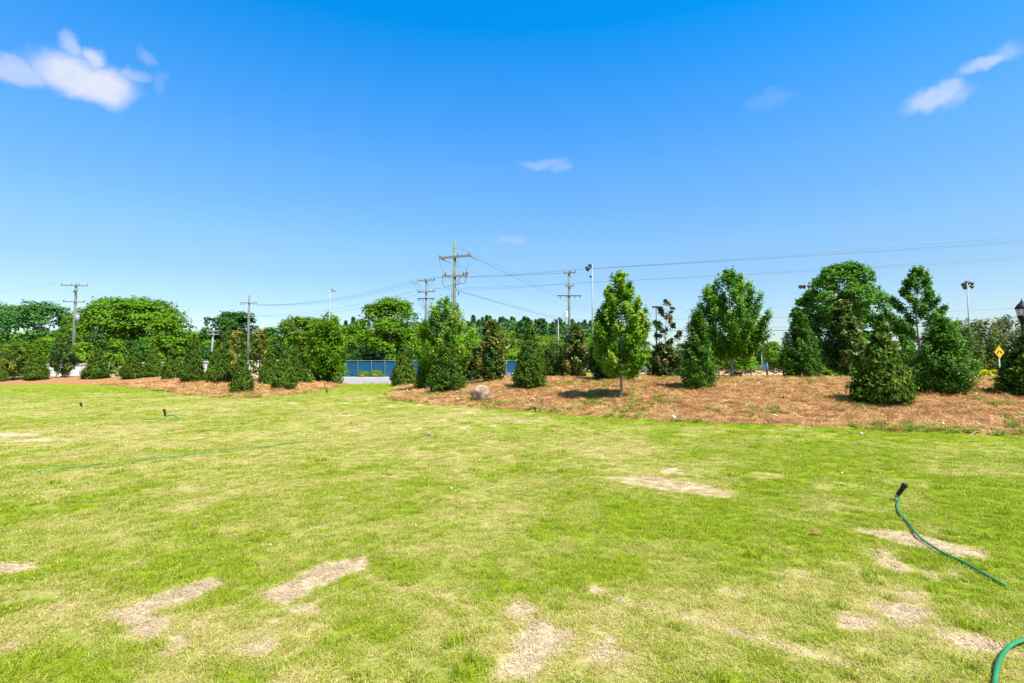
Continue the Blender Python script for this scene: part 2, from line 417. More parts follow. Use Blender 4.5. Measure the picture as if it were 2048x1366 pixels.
def quadmesh(name, V, material, attrs=None, smooth=False, k=4):
    """V: (n*k,3) vertices, k per face."""
    V = np.ascontiguousarray(V, dtype=np.float32); nf = len(V) // k
    me = bpy.data.meshes.new(name)
    me.vertices.add(len(V)); me.vertices.foreach_set('co', V.ravel())
    me.loops.add(len(V)); me.loops.foreach_set('vertex_index', np.arange(len(V), dtype=np.int32))
    me.polygons.add(nf); me.polygons.foreach_set('loop_start', np.arange(nf, dtype=np.int32) * k)
    me.update(calc_edges=True)
    for an, av in (attrs or {}).items():
        a = me.attributes.new(an, 'FLOAT', 'FACE'); a.data.foreach_set('value', np.ascontiguousarray(av, dtype=np.float32))
    me.materials.append(material)
    return me


def gridmesh(name, V, F, material, attrs=None, smooth=True):
    me = bpy.data.meshes.new(name)
    V = np.ascontiguousarray(V, dtype=np.float32); F = np.ascontiguousarray(F, dtype=np.int32)
    me.vertices.add(len(V)); me.vertices.foreach_set('co', V.ravel())
    me.loops.add(F.size); me.loops.foreach_set('vertex_index', F.ravel())
    me.polygons.add(len(F)); me.polygons.foreach_set('loop_start', np.arange(len(F), dtype=np.int32) * F.shape[1])
    if smooth:
        me.polygons.foreach_set('use_smooth', np.ones(len(F), dtype=bool))
    me.update(calc_edges=True)
    for an, av in (attrs or {}).items():
        a = me.attributes.new(an, 'FLOAT', 'POINT'); a.data.foreach_set('value', np.ascontiguousarray(av, dtype=np.float32))
    me.materials.append(material)
    return me


class MB:
    def __init__(s):
        s.v = []; s.f = []

    def ring(s, c, a, b, r, n):
        i0 = len(s.v)
        for k in range(n):
            t = 2 * math.pi * k / n
            s.v.append(tuple(c + a * (r * math.cos(t)) + b * (r * math.sin(t))))
        return i0

    def tube(s, pts, rad, n=8, caps=True):
        pts = [np.array(p, float) for p in pts]
        if not hasattr(rad, '__len__'): rad = [rad] * len(pts)
        prev = None; rings = []
        for i, p in enumerate(pts):
            d = (pts[min(i + 1, len(pts) - 1)] - pts[max(i - 1, 0)]); d = d / (np.linalg.norm(d) + 1e-9)
            if prev is None:
                h = np.array([1., 0, 0]) if abs(d[0]) < .8 else np.array([0, 1., 0])
            else:
                h = prev
            a = h - d * h.dot(d); a /= np.linalg.norm(a) + 1e-9; b = np.cross(d, a); prev = a
            rings.append(s.ring(p, a, b, rad[i], n))
        for r0, r1 in zip(rings, rings[1:]):
            for k in range(n):
                s.f.append((r0 + k, r0 + (k + 1) % n, r1 + (k + 1) % n, r1 + k))
        if caps:
            s.f.append(tuple(rings[0] + k for k in reversed(range(n)))); s.f.append(tuple(rings[-1] + k for k in range(n)))
        return s

    def lathe(s, prof, c=(0, 0, 0), n=16, ax=(0, 0, 1)):
        ax = np.array(ax, float); ax /= np.linalg.norm(ax)
        h = np.array([1., 0, 0]) if abs(ax[0]) < .8 else np.array([0, 1., 0])
        a = h - ax * h.dot(ax); a /= np.linalg.norm(a); b = np.cross(ax, a); c = np.array(c, float)
        rings = [s.ring(c + ax * z, a, b, max(r, 1e-4), n) for r, z in prof]
        for r0, r1 in zip(rings, rings[1:]):
            for k in range(n):
                s.f.append((r0 + k, r0 + (k + 1) % n, r1 + (k + 1) % n, r1 + k))
        s.f.append(tuple(rings[0] + k for k in reversed(range(n)))); s.f.append(tuple(rings[-1] + k for k in range(n)))
        return s

    def box(s, c, size, rz=0.0, ax=None):
        c = np.array(c, float); hx, hy, hz = [v / 2 for v in size]
        if ax is None:
            X = np.array([math.cos(rz), math.sin(rz), 0]); Y = np.array([-math.sin(rz), math.cos(rz), 0]); Z = np.array([0, 0, 1.])
        else:
            X, Y, Z = [np.array(q, float) for q in ax]
        i = len(s.v)
        for sx, sy, sz in ((-1, -1, -1), (1, -1, -1), (1, 1, -1), (-1, 1, -1), (-1, -1, 1), (1, -1, 1), (1, 1, 1), (-1, 1, 1)):
            s.v.append(tuple(c + X * hx * sx + Y * hy * sy + Z * hz * sz))
        for f in ((0, 3, 2, 1), (4, 5, 6, 7), (0, 1, 5, 4), (1, 2, 6, 5), (2, 3, 7, 6), (3, 0, 4, 7)):
            s.f.append(tuple(i + q for q in f))
        return s

    def bar(s, p, q, w, h):
        p = np.array(p, float); q = np.array(q, float); d = q - p; l = np.linalg.norm(d); X = d / l
        up = np.array([0, 0, 1.]) if abs(X[2]) < .95 else np.array([0, 1., 0])
        Y = np.cross(up, X); Y /= np.linalg.norm(Y); Z = np.cross(X, Y)
        return s.box((p + q) / 2, (l, w, h), ax=(X, Y, Z))

    def prism(s, poly, y0, y1):
        """poly in x,z extruded along y"""
        i = len(s.v); n = len(poly)
        for y in (y0, y1):
            for (x, z) in poly: s.v.append((x, y, z))
        s.f.append(tuple(i + k for k in range(n))); s.f.append(tuple(i + n + k for k in reversed(range(n))))
        for k in range(n):
            s.f.append((i + k, i + n + k, i + n + (k + 1) % n, i + (k + 1) % n))
        return s

    def build(s, name, material, parent=None, loc=None, smooth=False, bevel=0):
        me = bpy.data.meshes.new(name); me.from_pydata([tuple(map(float, v)) for v in s.v], [], s.f); me.update()
        if smooth:
            me.polygons.foreach_set('use_smooth', np.ones(len(me.polygons), dtype=bool))
        me.materials.append(material)
        o = link(name, me, parent, loc)
        if bevel:
            b = o.modifiers.new('bevel', 'BEVEL'); b.width = bevel; b.segments = 2; b.limit_method = 'ANGLE'
        return o


# ------------------------------------------------------------------ ground
def build_ground():
    af = np.radians(np.concatenate([np.linspace(-180, -66, 30), np.linspace(-62, 62, 640), np.linspace(66, 180, 30)]))
    rr = np.concatenate([[.02, .4, .8], np.geomspace(1.2, 60, 430), np.geomspace(61, 1500, 70)])
    A, Rr = np.meshgrid(af, rr)
    X = np.sin(A) * Rr; Y = np.cos(A) * Rr
    x = X.ravel(); y = Y.ravel()
    z = terr(x, y)
    dry, big = dryness(x, y)
    sr = sdist(x, y, BED_R); sl = sdist(x, y, BED_L)
    wob = (fbm(x * 1.6, y * 1.6, 4, 71) - .5) * .7 + (fbm(x * 7, y * 7, 2, 73) - .5) * .22
    bed = np.maximum(sr, sl) + wob * np.where(sl > sr, 1.3, 1.0)
    inb = bed > 0
    near = np.exp(-np.hypot(x, y) / 45)
    bump = np.where(inb, (fbm(x * 2.6, y * 2.6, 3, 81) - .5) * .12 * near + .03, (fbm(x * 1.1, y * 1.1, 2, 83) - .5) * .07 * near - .008 * big)
    z = z + bump
    V = np.stack([x, y, z], 1)
    nr, na = Rr.shape
    i = (np.arange(nr - 1)[:, None] * na + np.arange(na - 1)[None, :]).ravel()
    F = np.stack([i, i + 1, i + na + 1, i + na], 1)[:, ::-1]
    cx = x[F].mean(1); cy = y[F].mean(1); cb = bed[F].mean(1)
    reg = np.zeros(len(F), int)
    reg[cb > 0] = 1
    reg[(reg == 1) & (sl[F].mean(1) > sr[F].mean(1))] = 2
    reg[(cy > 46.5 + .02 * cx) & (cy < 57.5 + .02 * cx) & (cx > -23 - (cy - 46) * .5) & (reg == 0)] = 3
    reg[(cy > 78) & (cy < 118) & (cx > 22) & (cx < 80) & (np.hypot(cx - 48, (cy - 98) * 1.4) < 27)] = 4

    def sub(k, name, material, attrs):
        f = F[reg == k]; u, inv = np.unique(f, return_inverse=True)
        me = gridmesh(name, V[u], inv.reshape(f.shape), material, {a: v[u] for a, v in attrs.items()})
        return link(name, me)
    for k, nm, mt, lb in ((0, 'lawn', M['lawn'], 'patchy green and straw coloured sod lawn'), (1, 'mulch_bed', M['mulch'], 'long orange pine straw mulch bank on the right'),
                          (2, 'mulch_bed', M['mulch'], 'orange pine straw mulch bank on the left'), (3, 'road', M['asphalt'], 'pale grey road beyond the mulch banks'),
                          (4, 'ball_field', M['infield'], 'tan dirt ball field beyond the brown rail fence')):
        o = sub(k, nm, mt, {'dry': dry} if k == 0 else {})
        tag(o, lb, nm.replace('_', ' '), kind='structure')


build_ground()
kb = MB()
for x0 in np.arange(-28, 62, 6.0):
    for off in (0.0,):
        y0 = 57.5 + .02 * x0; y1 = 57.5 + .02 * (x0 + 6)
        kb.bar((x0, y0 + .08, tz(x0, y0) + .05), (x0 + 6, y1 + .08, tz(x0 + 6, y1) + .05), .16, .16)
tag(kb.build('kerb', M['kerb']), 'pale concrete kerb along the far edge of the road', 'kerb', kind='structure')


# ------------------------------------------------------------------ scatter (grass, weeds, needles)
def tuft_mesh(name, rng, nb, rad, h0, h1, w, lean, material, flatness=1.0):
    n = nb
    ang = rng.random(n) * 6.2832; rr = rad * np.sqrt(rng.random(n))
    base = np.stack([np.cos(ang) * rr, np.sin(ang) * rr, np.full(n, -.004)], 1)
    az = rng.random(n) * 6.2832; d = np.stack([np.cos(az), np.sin(az), np.zeros(n)], 1)
    side = np.stack([-np.sin(az), np.cos(az), np.zeros(n)], 1)
    H = (h0 + (h1 - h0) * rng.random(n))[:, None]; ln = (lean * (.3 + rng.random(n)))[:, None]
    up = np.array([0, 0, 1.]) * flatness
    mid = base + up * H * .55 + d * H * ln * .35; tip = base + up * H * (1 - .25 * ln) + d * H * ln
    W = (w * (.7 + .6 * rng.random(n)))[:, None]
    q1 = np.stack([base - side * W, base + side * W, mid + side * W * .8, mid - side * W * .8], 1)
    q2 = np.stack([mid - side * W * .8, mid + side * W * .8, tip + side * W * .12, tip - side * W * .12], 1)
    V = np.concatenate([q1, q2], 1).reshape(-1, 3)
    tint = np.repeat(np.clip(rng.normal(.5, .22, n), 0, 1), 2); rnd = np.repeat(rng.random(n), 2)
    return quadmesh(name, V, material, {'tint': tint, 'rnd': rnd})


def scatter(name, label, cat, pts, rz, scl, variant, dry, tufts):
    me = bpy.data.meshes.new(name); n = len(pts)
    me.vertices.add(n); me.vertices.foreach_set('co', np.ascontiguousarray(pts, dtype=np.float32).ravel())
    a = me.attributes.new('rot', 'FLOAT_VECTOR', 'POINT'); a.data.foreach_set('vector', np.ascontiguousarray(rz, dtype=np.float32).ravel())
    a = me.attributes.new('scl', 'FLOAT_VECTOR', 'POINT'); a.data.foreach_set('vector', np.ascontiguousarray(scl, dtype=np.float32).ravel())
    a = me.attributes.new('vari', 'INT', 'POINT'); a.data.foreach_set('value', np.ascontiguousarray(variant, dtype=np.int32))
    a = me.attributes.new('dry', 'FLOAT', 'POINT'); a.data.foreach_set('value', np.ascontiguousarray(dry, dtype=np.float32))
    c = bpy.data.collections.new(name + '_sources')
    for i, t in enumerate(tufts):
        c.objects.link(bpy.data.objects.new('%s_source_%02d' % (name, i), t))
    o = link(name, me)
    ng = bpy.data.node_groups.new(name, 'GeometryNodeTree')
    ng.interface.new_socket('Geometry', in_out='INPUT', socket_type='NodeSocketGeometry')
    ng.interface.new_socket('Geometry', in_out='OUTPUT', socket_type='NodeSocketGeometry')
    gi = ng.nodes.new('NodeGroupInput'); go = ng.nodes.new('NodeGroupOutput')
    ip = ng.nodes.new('GeometryNodeInstanceOnPoints'); ci = ng.nodes.new('GeometryNodeCollectionInfo')
    ci.inputs['Collection'].default_value = c; ci.inputs['Separate Children'].default_value = True; ci.inputs['Reset Children'].default_value = True
    ip.inputs['Pick Instance'].default_value = True

    def na(nm, ty):
        q = ng.nodes.new('GeometryNodeInputNamedAttribute'); q.data_type = ty; q.inputs['Name'].default_value = nm
        return q.outputs['Attribute']
    ng.links.new(gi.outputs[0], ip.inputs['Points']); ng.links.new(ci.outputs[0], ip.inputs['Instance'])
    ng.links.new(na('vari', 'INT'), ip.inputs['Instance Index']); ng.links.new(na('rot', 'FLOAT_VECTOR'), ip.inputs['Rotation'])
    ng.links.new(na('scl', 'FLOAT_VECTOR'), ip.inputs['Scale']); ng.links.new(ip.outputs[0], go.inputs[0])
    md = o.modifiers.new('scatter', 'NODES'); md.node_group = ng
    return tag(o, label, cat, kind='stuff')


def ground_z(x, y, bedside=False):
    near = np.exp(-np.hypot(x, y) / 45)
    if bedside:
        return terr(x, y) + (fbm(x * 2.6, y * 2.6, 3, 81) - .5) * .12 * near + .03
    return terr(x, y) + (fbm(x * 1.1, y * 1.1, 2, 83) - .5) * .07 * near


def bedval(x, y):
    sr = sdist(x, y, BED_R); sl = sdist(x, y, BED_L)
    wob = (fbm(x * 1.6, y * 1.6, 4, 71) - .5) * .7 + (fbm(x * 7, y * 7, 2, 73) - .5) * .22
    return np.maximum(sr, sl) + wob * np.where(sl > sr, 1.3, 1.0)


def wedge(n, r0, r1, rng, a=50):
    th = np.radians(rng.uniform(-a, a, n)); r = np.sqrt(rng.uniform(r0 * r0, r1 * r1, n))
    return np.sin(th) * r, np.cos(th) * r


def build_grass():
    rng = np.random.default_rng(21)
    tufts = [tuft_mesh('grass_tuft', rng, 64, .05, .011, .027, .0014, 1.25, M['blade']) for _ in range(6)]
    tufts += [tuft_mesh('grass_tuft', rng, 44, .05, .009, .018, .0016, 2.2, M['blade'], .6) for _ in range(3)]
    tufts += [tuft_mesh('grass_clump', rng, 70, .055, .03, .06, .002, .8, M['blade']) for _ in range(2)]
    xs, ys, ss = [], [], []
    for r0, r1, dens, sc, wa in ((1.5, 4.5, 430, 1.0, 70), (4.5, 7.5, 260, 1.15, 63), (7.5, 12, 110, 1.5, 57), (12, 20, 38, 2.0, 53), (20, 34, 12, 2.8, 50), (34, 50, 5, 3.4, 48)):
        area = math.radians(wa) * (r1 * r1 - r0 * r0)
        n = int(area * dens); x, y = wedge(n, r0, r1, rng, wa); xs.append(x); ys.append(y); ss.append(np.full(n, sc))
    x = np.concatenate(xs); y = np.concatenate(ys); s = np.concatenate(ss)
    keep = bedval(x, y) < .08
    x, y, s = x[keep], y[keep], s[keep]
    dry, big = dryness(x, y)
    dead = big > .5
    thin = dead & (rng.random(len(x)) < .1)
    x, y, s, dry, dead = [q[~thin] for q in (x, y, s, dry, dead)]
    z = ground_z(x, y)
    n = len(x)
    lush = np.clip(1.25 - .55 * dry + .5 * (fbm(x * 1.7, y * 1.7, 3, 91) - .5), .8, 1.6)
    hs = s * lush * (.8 + .4 * rng.random(n)); hs = np.where(s > 1.3, hs * 1.3 / s ** .6, hs)
    scl = np.stack([s * (.9 + .3 * rng.random(n)), s * (.9 + .3 * rng.random(n)), hs], 1)
    var = np.where(dead, rng.integers(6, 9, n), rng.integers(0, 6, n))
    cl = (rng.random(n) < .0022 * (1 + 8 * sstep(.55, .75, fbm(x * .7, y * .7, 3, 411)))) & ~dead & (y < 14)
    var = np.where(cl, rng.integers(9, 11, n), var); dry = np.where(cl, dry - .45, dry)
    rz = np.stack([rng.normal(0, .1, n), rng.normal(0, .1, n), rng.random(n) * 6.28], 1)
    scatter('grass', 'short patchy turf grass blades covering the lawn, green mixed with straw', 'grass', np.stack([x, y, z], 1), rz, scl, var, dry + rng.normal(0, .05, n), tufts)
    print('grass tufts', n)


def build_needles():
    rng = np.random.default_rng(33)
    fl_ = [tuft_mesh('leaf_fleck', rng, 3, .12, .02, .05, .016, 2.0, M['litter'], .6) for _ in range(2)]
    nd = [tuft_mesh('straw_tuft', rng, 44, .13, .03, .075, .0032, 2.0, M['needle'], .45) for _ in range(6)]
    x, y = wedge(52000, 11, 33, rng); x2, y2 = wedge(34000, 33, 56, rng); x = np.concatenate([x, x2]); y = np.concatenate([y, y2])
    b = bedval(x, y); keep = (b > -.02)
    x, y = x[keep], y[keep]; n = len(x); z = ground_z(x, y, True) - .012
    s = (1 + .7 * rng.random(n)) * np.where(np.hypot(x, y) > 33, 1.7, 1.0)
    scatter('pine_straw', 'loose orange pine needles strewn over the mulch banks', 'pine straw', np.stack([x, y, z], 1),
            np.stack([rng.normal(0, .25, n), rng.normal(0, .25, n), rng.random(n) * 6.28], 1), np.stack([s, s, s], 1), np.where(rng.random(n) < .022, rng.integers(6, 8, n), rng.integers(0, 6, n)), rng.random(n), nd + fl_)
    # weeds sprouting in the mulch, thick along the lower edge
    wd = [tuft_mesh('weed_tuft', rng, 26, .07, .06, .17, .006, 1.2, M['weed']) for _ in range(5)]
    x, y = wedge(60000, 10, 40, rng)
    b = bedval(x, y); f = fbm(x * .8, y * .8, 4, 101); sr = sdist(x, y, BED_R)
    pr = .012 + sstep(.52, .72, f) * .6 + .5 * sstep(.47, .6, f) * (1 - sstep(.0, 1.0, b)) + .25 * sstep(2.8, .3, b) * sstep(.5, .6, f) * (x > 3)
    keep = (b > -.15) & (rng.random(len(x)) < pr * 1.25)
    x, y = x[keep], y[keep]; n = len(x); z = ground_z(x, y, True) - .02
    s = (.45 + .9 * rng.random(n) ** 2)
    scatter('weeds', 'small green weeds and grass sprouting through the pine straw mulch', 'weeds', np.stack([x, y, z], 1),
            np.stack([np.zeros(n), np.zeros(n), rng.random(n) * 6.28], 1), np.stack([s, s, s], 1), rng.integers(0, 5, n), rng.random(n), wd)
    print('needles/weeds', n)


build_grass()
build_needles()


# ------------------------------------------------------------------ foliage generators
def leaves(C, Nn, A, L, W, fold=0.0):
    Nn = nrm(Nn); A = nrm(A - Nn * (A * Nn).sum(1, keepdims=True)); B = np.cross(Nn, A)
    L = np.asarray(L)[:, None]; W = np.asarray(W)[:, None]
    return np.stack([C - A * L * .5, C + B * W * .5 - A * L * .06, C + A * L * .5, C - B * W * .5 - A * L * .06], 1).reshape(-1, 3)


def rdir(rng, n):
    return nrm(rng.normal(size=(n, 3)))


UP = np.array([0, 0, 1.0])


def crown_branchy(rng, H, W, z0, prof, nb, nleaf, leafL, ratio=.6, rise=(.35, .9), sig=.16, tipup=.3, tintspread=.18, tipbright=.35, core=.35, squash=1.0, asym=None):
    """crown of leaves along upswept branches that end on the outline prof(t); returns leaf verts, tints and branch lines"""
    brs = []
    t = (np.arange(nb) + rng.random(nb)) / nb
    t = t ** .85
    az = np.arange(nb) * 2.39996 + rng.normal(0, .35, nb)
    hc = H - z0
    C = []; T = []; Nn = []; A = []
    per = None
    wts = []
    for i in range(nb):
        tt = t[i]; r = W / 2 * prof(tt) * rng.uniform(.72, 1.1)
        if asym is not None: r *= asym(az[i], tt)
        ztip = z0 + hc * tt
        d = np.array([math.cos(az[i]), math.sin(az[i]) * squash, 0])
        zs = max(z0 * .8, ztip - r * rng.uniform(*rise))
        p0 = np.array([0, 0, min(zs, H * .9)]); p3 = d * r + UP * ztip
        p1 = p0 + d * r * .45 + UP * (ztip - p0[2]) * .25; p2 = p0 + d * r * .85 + UP * (ztip - p0[2]) * .62
        s = np.linspace(0, 1, 7)[:, None]
        line = (1 - s) ** 3 * p0 + 3 * s * (1 - s) ** 2 * p1 + 3 * s * s * (1 - s) * p2 + s ** 3 * p3
        brs.append((line, r)); wts.append(.25 + r)
    wts = np.array(wts) / sum(wts)
    cnt = np.maximum((wts * nleaf).astype(int), 8)
    for i, (line, r) in enumerate(brs):
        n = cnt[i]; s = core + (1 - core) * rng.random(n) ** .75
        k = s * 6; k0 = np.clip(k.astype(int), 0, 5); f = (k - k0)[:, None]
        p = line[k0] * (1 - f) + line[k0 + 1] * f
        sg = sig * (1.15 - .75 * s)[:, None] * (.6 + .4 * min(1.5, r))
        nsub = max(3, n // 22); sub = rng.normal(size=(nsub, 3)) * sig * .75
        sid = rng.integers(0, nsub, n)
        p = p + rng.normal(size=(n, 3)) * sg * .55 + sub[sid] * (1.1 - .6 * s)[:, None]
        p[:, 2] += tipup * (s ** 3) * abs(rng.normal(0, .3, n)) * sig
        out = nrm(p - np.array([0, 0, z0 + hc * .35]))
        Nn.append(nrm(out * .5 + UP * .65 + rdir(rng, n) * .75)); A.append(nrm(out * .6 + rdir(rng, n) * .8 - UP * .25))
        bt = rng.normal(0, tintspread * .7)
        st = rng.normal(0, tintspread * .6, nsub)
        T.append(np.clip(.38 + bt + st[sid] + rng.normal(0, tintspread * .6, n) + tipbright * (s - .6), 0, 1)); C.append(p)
    C = np.concatenate(C); Nn = np.concatenate(Nn); A = np.concatenate(A); T = np.concatenate(T)
    C[:, 2] = np.maximum(C[:, 2], .06)
    L = leafL * (.7 + .6 * rng.random(len(C)))
    return leaves(C, Nn, A, L, L * ratio), T, brs


def trunk_build(parent, H, r0, brs, rng, material, nlimb=14, top=.88, wob=.02):
    mb = MB(); n = 9
    ph = rng.random(2) * 6
    pts = [(math.sin(ph[0] + i * .9) * wob * H * (i / n), math.cos(ph[1] + i * .8) * wob * H * (i / n), -.12 + (H * top + .12) * i / (n - 1)) for i in range(n)]
    mb.tube(pts, [r0 * (1.25 if i == 0 else 1) * (1 - .86 * i / (n - 1)) for i in range(n)], 9)
    idx = sorted(range(len(brs)), key=lambda i: -brs[i][1])[:nlimb]
    for i in idx:
        line, r = brs[i]; rr = max(.006, r0 * .30)
        mb.tube([line[k] for k in range(0, 7, 2)], [rr, rr * .7, rr * .45, rr * .2], 5)
    return mb.build('trunk', material, parent, smooth=True)


def crown_cone(rng, H, W, nspr, L, prof, lump=.16, nclump=300):
    """dense conifer: upswept flat sprays in clumps over a conical outline"""
    C = []; out = []; T = []
    t = rng.random(nclump * 3); t = t[rng.random(nclump * 3) < (prof(t) + .12)][:nclump]
    nc = len(t); az = rng.random(nc) * 6.2832
    lob = 1 + .10 * np.sin(az * 3 + 5 * t + rng.random() * 6) + .07 * np.sin(az * 5 - 9 * t + rng.random() * 6)
    r = W / 2 * prof(t) * lob * (.80 + .22 * rng.random(nc))
    cc = np.stack([np.cos(az) * r, np.sin(az) * r, t * H], 1)
    co = np.stack([np.cos(az), np.sin(az), np.full(nc, .35)], 1)
    ct = rng.normal(0, .13, nc)
    k = rng.integers(0, nc, nspr)
    lz = (.30 + .70 * np.clip(prof(t), 0, 1))[k][:, None]
    s = rng.random(nspr)                                   # along the spray fan, outward and up
    C = cc[k] + rng.normal(size=(nspr, 3)) * np.array([lump, lump, lump * .8]) * .62 * lz + (co[k] * .6 + UP * .8) * (s[:, None] - .6) * lump * 1.5 * lz
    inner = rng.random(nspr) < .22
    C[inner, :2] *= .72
    C[:, 2] = np.clip(C[:, 2], .04, H * 1.02)
    A = nrm(co[k] * .55 + UP * .75 + rdir(rng, nspr) * .55)
    Nn = nrm(co[k] * .75 + UP * .35 + rdir(rng, nspr) * .85)
    T = np.clip(.42 + ct[k] + rng.normal(0, .14, nspr) + .5 * (s - .5), 0, 1)
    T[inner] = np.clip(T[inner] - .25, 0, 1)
    ll = L * (.6 + .8 * rng.random(nspr))
    return leaves(C, Nn, A, ll, ll * .42), T


def crown_lobes(rng, H, W, z0, nl, lf, prof, nlobe=34, lobe=.2, tintspread=.16, zs=.8, depth=1.0):
    """big broadleaf: leaf masses on many lobes spread over the outline"""
    hc = H - z0
    t = np.sort(rng.random(nlobe)) ** .85; az = np.arange(nlobe) * 2.39996 + rng.normal(0, .3, nlobe)
    rl = W * lobe * rng.uniform(.6, 1.15, nlobe)
    rad = np.maximum(W / 2 * prof(t) - rl * .75, .02) * rng.uniform(.75, 1.08, nlobe)
    fill = rng.random(nlobe) < .36; rad = np.where(fill, rad * rng.random(nlobe) * .85, rad)
    cc = np.stack([np.cos(az) * rad, np.sin(az) * rad * depth, z0 + hc * t], 1)
    cc[:, 2] = np.minimum(cc[:, 2], H - rl * zs * .95)
    w = rl ** 2; w = w / w.sum(); k = rng.choice(nlobe, nl, p=w)
    dirs = rdir(rng, nl); dirs[:, 2] = np.where(dirs[:, 2] < -.35, -dirs[:, 2], dirs[:, 2])
    ph = rng.random((nlobe, 3)) * 6.28
    bump = 1 + .22 * np.sin(dirs[:, 0] * 5 + ph[k, 0]) * np.sin(dirs[:, 1] * 5 + ph[k, 1]) + .16 * np.sin(dirs[:, 2] * 9 + ph[k, 2])
    rr = rl[k] * bump * (.62 + .42 * rng.random(nl) ** .6) * (1 + (rng.random(nl) < .06) * .18)
    C = cc[k] + dirs * rr[:, None] * np.array([1, 1, zs])
    C[:, 2] = np.maximum(C[:, 2], .1)
    gout = nrm(C - np.array([0, 0, z0 + hc * .3]))
    Nn = nrm(dirs * .6 + gout * .3 + UP * .45 + rdir(rng, nl) * .6); A = rdir(rng, nl)
    T = np.clip(.45 + rng.normal(0, tintspread * .7, nlobe)[k] + rng.normal(0, tintspread * .8, nl), 0, 1)
    ll = lf * (.6 + .8 * rng.random(nl))
    return leaves(C, Nn, A, ll, ll * .7), T, cc


def set_crown(parent, V, T, material, name='crown'):
    return link(name, quadmesh(name, V, material, {'tint': T}), parent)


# ------------------------------------------------------------------ planting
prof_arb = lambda t: np.minimum(1, .70 + np.asarray(t) * 2.2) * np.clip(1 - np.asarray(t), 0, 1) ** 1.02 * 1.2 + .012
prof_maple = lambda t: (.60 + .40 * math.sin(min(1, t / .42) * math.pi / 2)) if t < .42 else max(.05, math.cos((t - .42) / .58 * math.pi / 2) ** .75)
prof_round = lambda t: np.sqrt(np.clip(1 - (np.asarray(t) * 1.5 - .5) ** 2, .02, 1))
prof_dome = lambda t: np.sqrt(np.clip(1 - (np.clip(np.asarray(t) - .42, 0, 1) / .6) ** 2, .02, 1))
prof_oval = lambda t: np.sin(np.clip(np.asarray(t) * .92 + .08, 0, 1) * math.pi) ** .6 * .98 + .05
prof_pyr = lambda t: (.75 + .25 * t / .18) if t < .18 else max(.06, (1 - (t - .18) / .82) ** .72)
prof_mag = lambda t: (.62 + .38 * t / .3) if t < .3 else max(.08, math.cos((t - .3) / .7 * math.pi / 2) ** .85)


def place(px, base, top, w, d=None):
    if d is None:
        p = hit(px, base)
    else:
        q = at(px, 735, d); p = np.array([q[0], d, tz(q[0], d)])
    dd = p[1]; H = at(px, top, dd)[2] - p[2]; W = w * dd / 1024.0
    return p, H, W


# arborvitae: four crowns shared between the shrubs
ARB = []
for s in range(5):
    rg = np.random.default_rng(200 + s)
    V, T = crown_cone(rg, 3.0, 1.6, 15000, .135, prof_arb, .135, 360)
    ARB.append(quadmesh('crown', V, M['arb'], {'tint': T}))
stem = MB().tube([(0, 0, -.1), (0, 0, 1.2), (0, 0, 2.4)], [.06, .04, .012], 7)
ARBN = 0


def arborvitae(px, base, top, w, label, d=None, var=0, rz=0.0, lean=(0, 0)):
    p, H, W = place(px, base, top, w, d)
    t = thing('arborvitae', label, 'arborvitae', p, rz, 'arborvitae planted in the mulch banks')
    c = link('crown', ARB[var % 5], t); c.scale = (W / 1.8, W / 1.8, H / 3.0)
    k = MB().tube([(0, 0, -.1), (0, 0, H * .4), (0, 0, H * .8)], [.05, .035, .012], 7).build('trunk', M['bark'], t, smooth=True)
    t.rotation_euler = (lean[0], lean[1], rz)
    print('arb', px, 'd=%.1f H=%.2f W=%.2f' % (p[1], H, W))
    return t


def branchy(name, cat, group, px, base, top, w, z0f, label, material, prof, nb, nl, leafL, d=None, seed=1, ratio=.6, r0=.06, bark='bark', **kw):
    p, H, W = place(px, base, top, w, d)
    rg = np.random.default_rng(seed)
    t = thing(name, label, cat, p, 0, group)
    tb = {k: kw.pop(k) for k in ('nlimb', 'wob') if k in kw}
    V, T, brs = crown_branchy(rg, H, W * .9, H * z0f, prof, nb, nl, leafL, ratio, **kw)
    set_crown(t, V, T, M[material])
    trunk_build(t, H, r0, brs, rg, M[bark], **tb)
    print(name, px, 'd=%.1f H=%.2f W=%.2f' % (p[1], H, W))
    return t


def lobed(name, cat, group, px, top, w, label, material, d, nl, lf, prof=prof_dome, z0f=.12, seed=1, nlobe=34, lobe=.2, r0=None, base=None, depth=1.0, zs=.8):
    p, H, W = place(px, base, top, w, d)
    rg = np.random.default_rng(seed)
    t = thing(name, label, cat, p, 0, group)
    V, T, cc = crown_lobes(rg, H, W, H * z0f, nl, lf, prof, nlobe, lobe, depth=depth, zs=zs)
    set_crown(t, V, T, M[material])
    r0 = r0 or H * .03
    mb = MB().tube([(0, 0, -.2), (0, 0, H * .2), (.1, 0, H * .5), (0, .1, H * .8)], [r0 * 1.3, r0, r0 * .6, r0 * .15], 8)
    for c in cc[::3]:
        st = np.array([0, 0, max(H * .12, c[2] * .5)])
        mb.tube([st, (st + c) / 2 + np.array([0, 0, -.05 * H]), c], [r0 * .4, r0 * .25, r0 * .08], 5)
    mb.build('trunk', M['bark'], t, smooth=True)
    return t



GM = 'maples on the right mulch bank'
GH = 'hollies on the right mulch bank'
GG = 'magnolias planted in the mulch banks'
GT = 'broadleaf trees beyond the lawn'
GB = 'low shrubs beside the mulch banks'

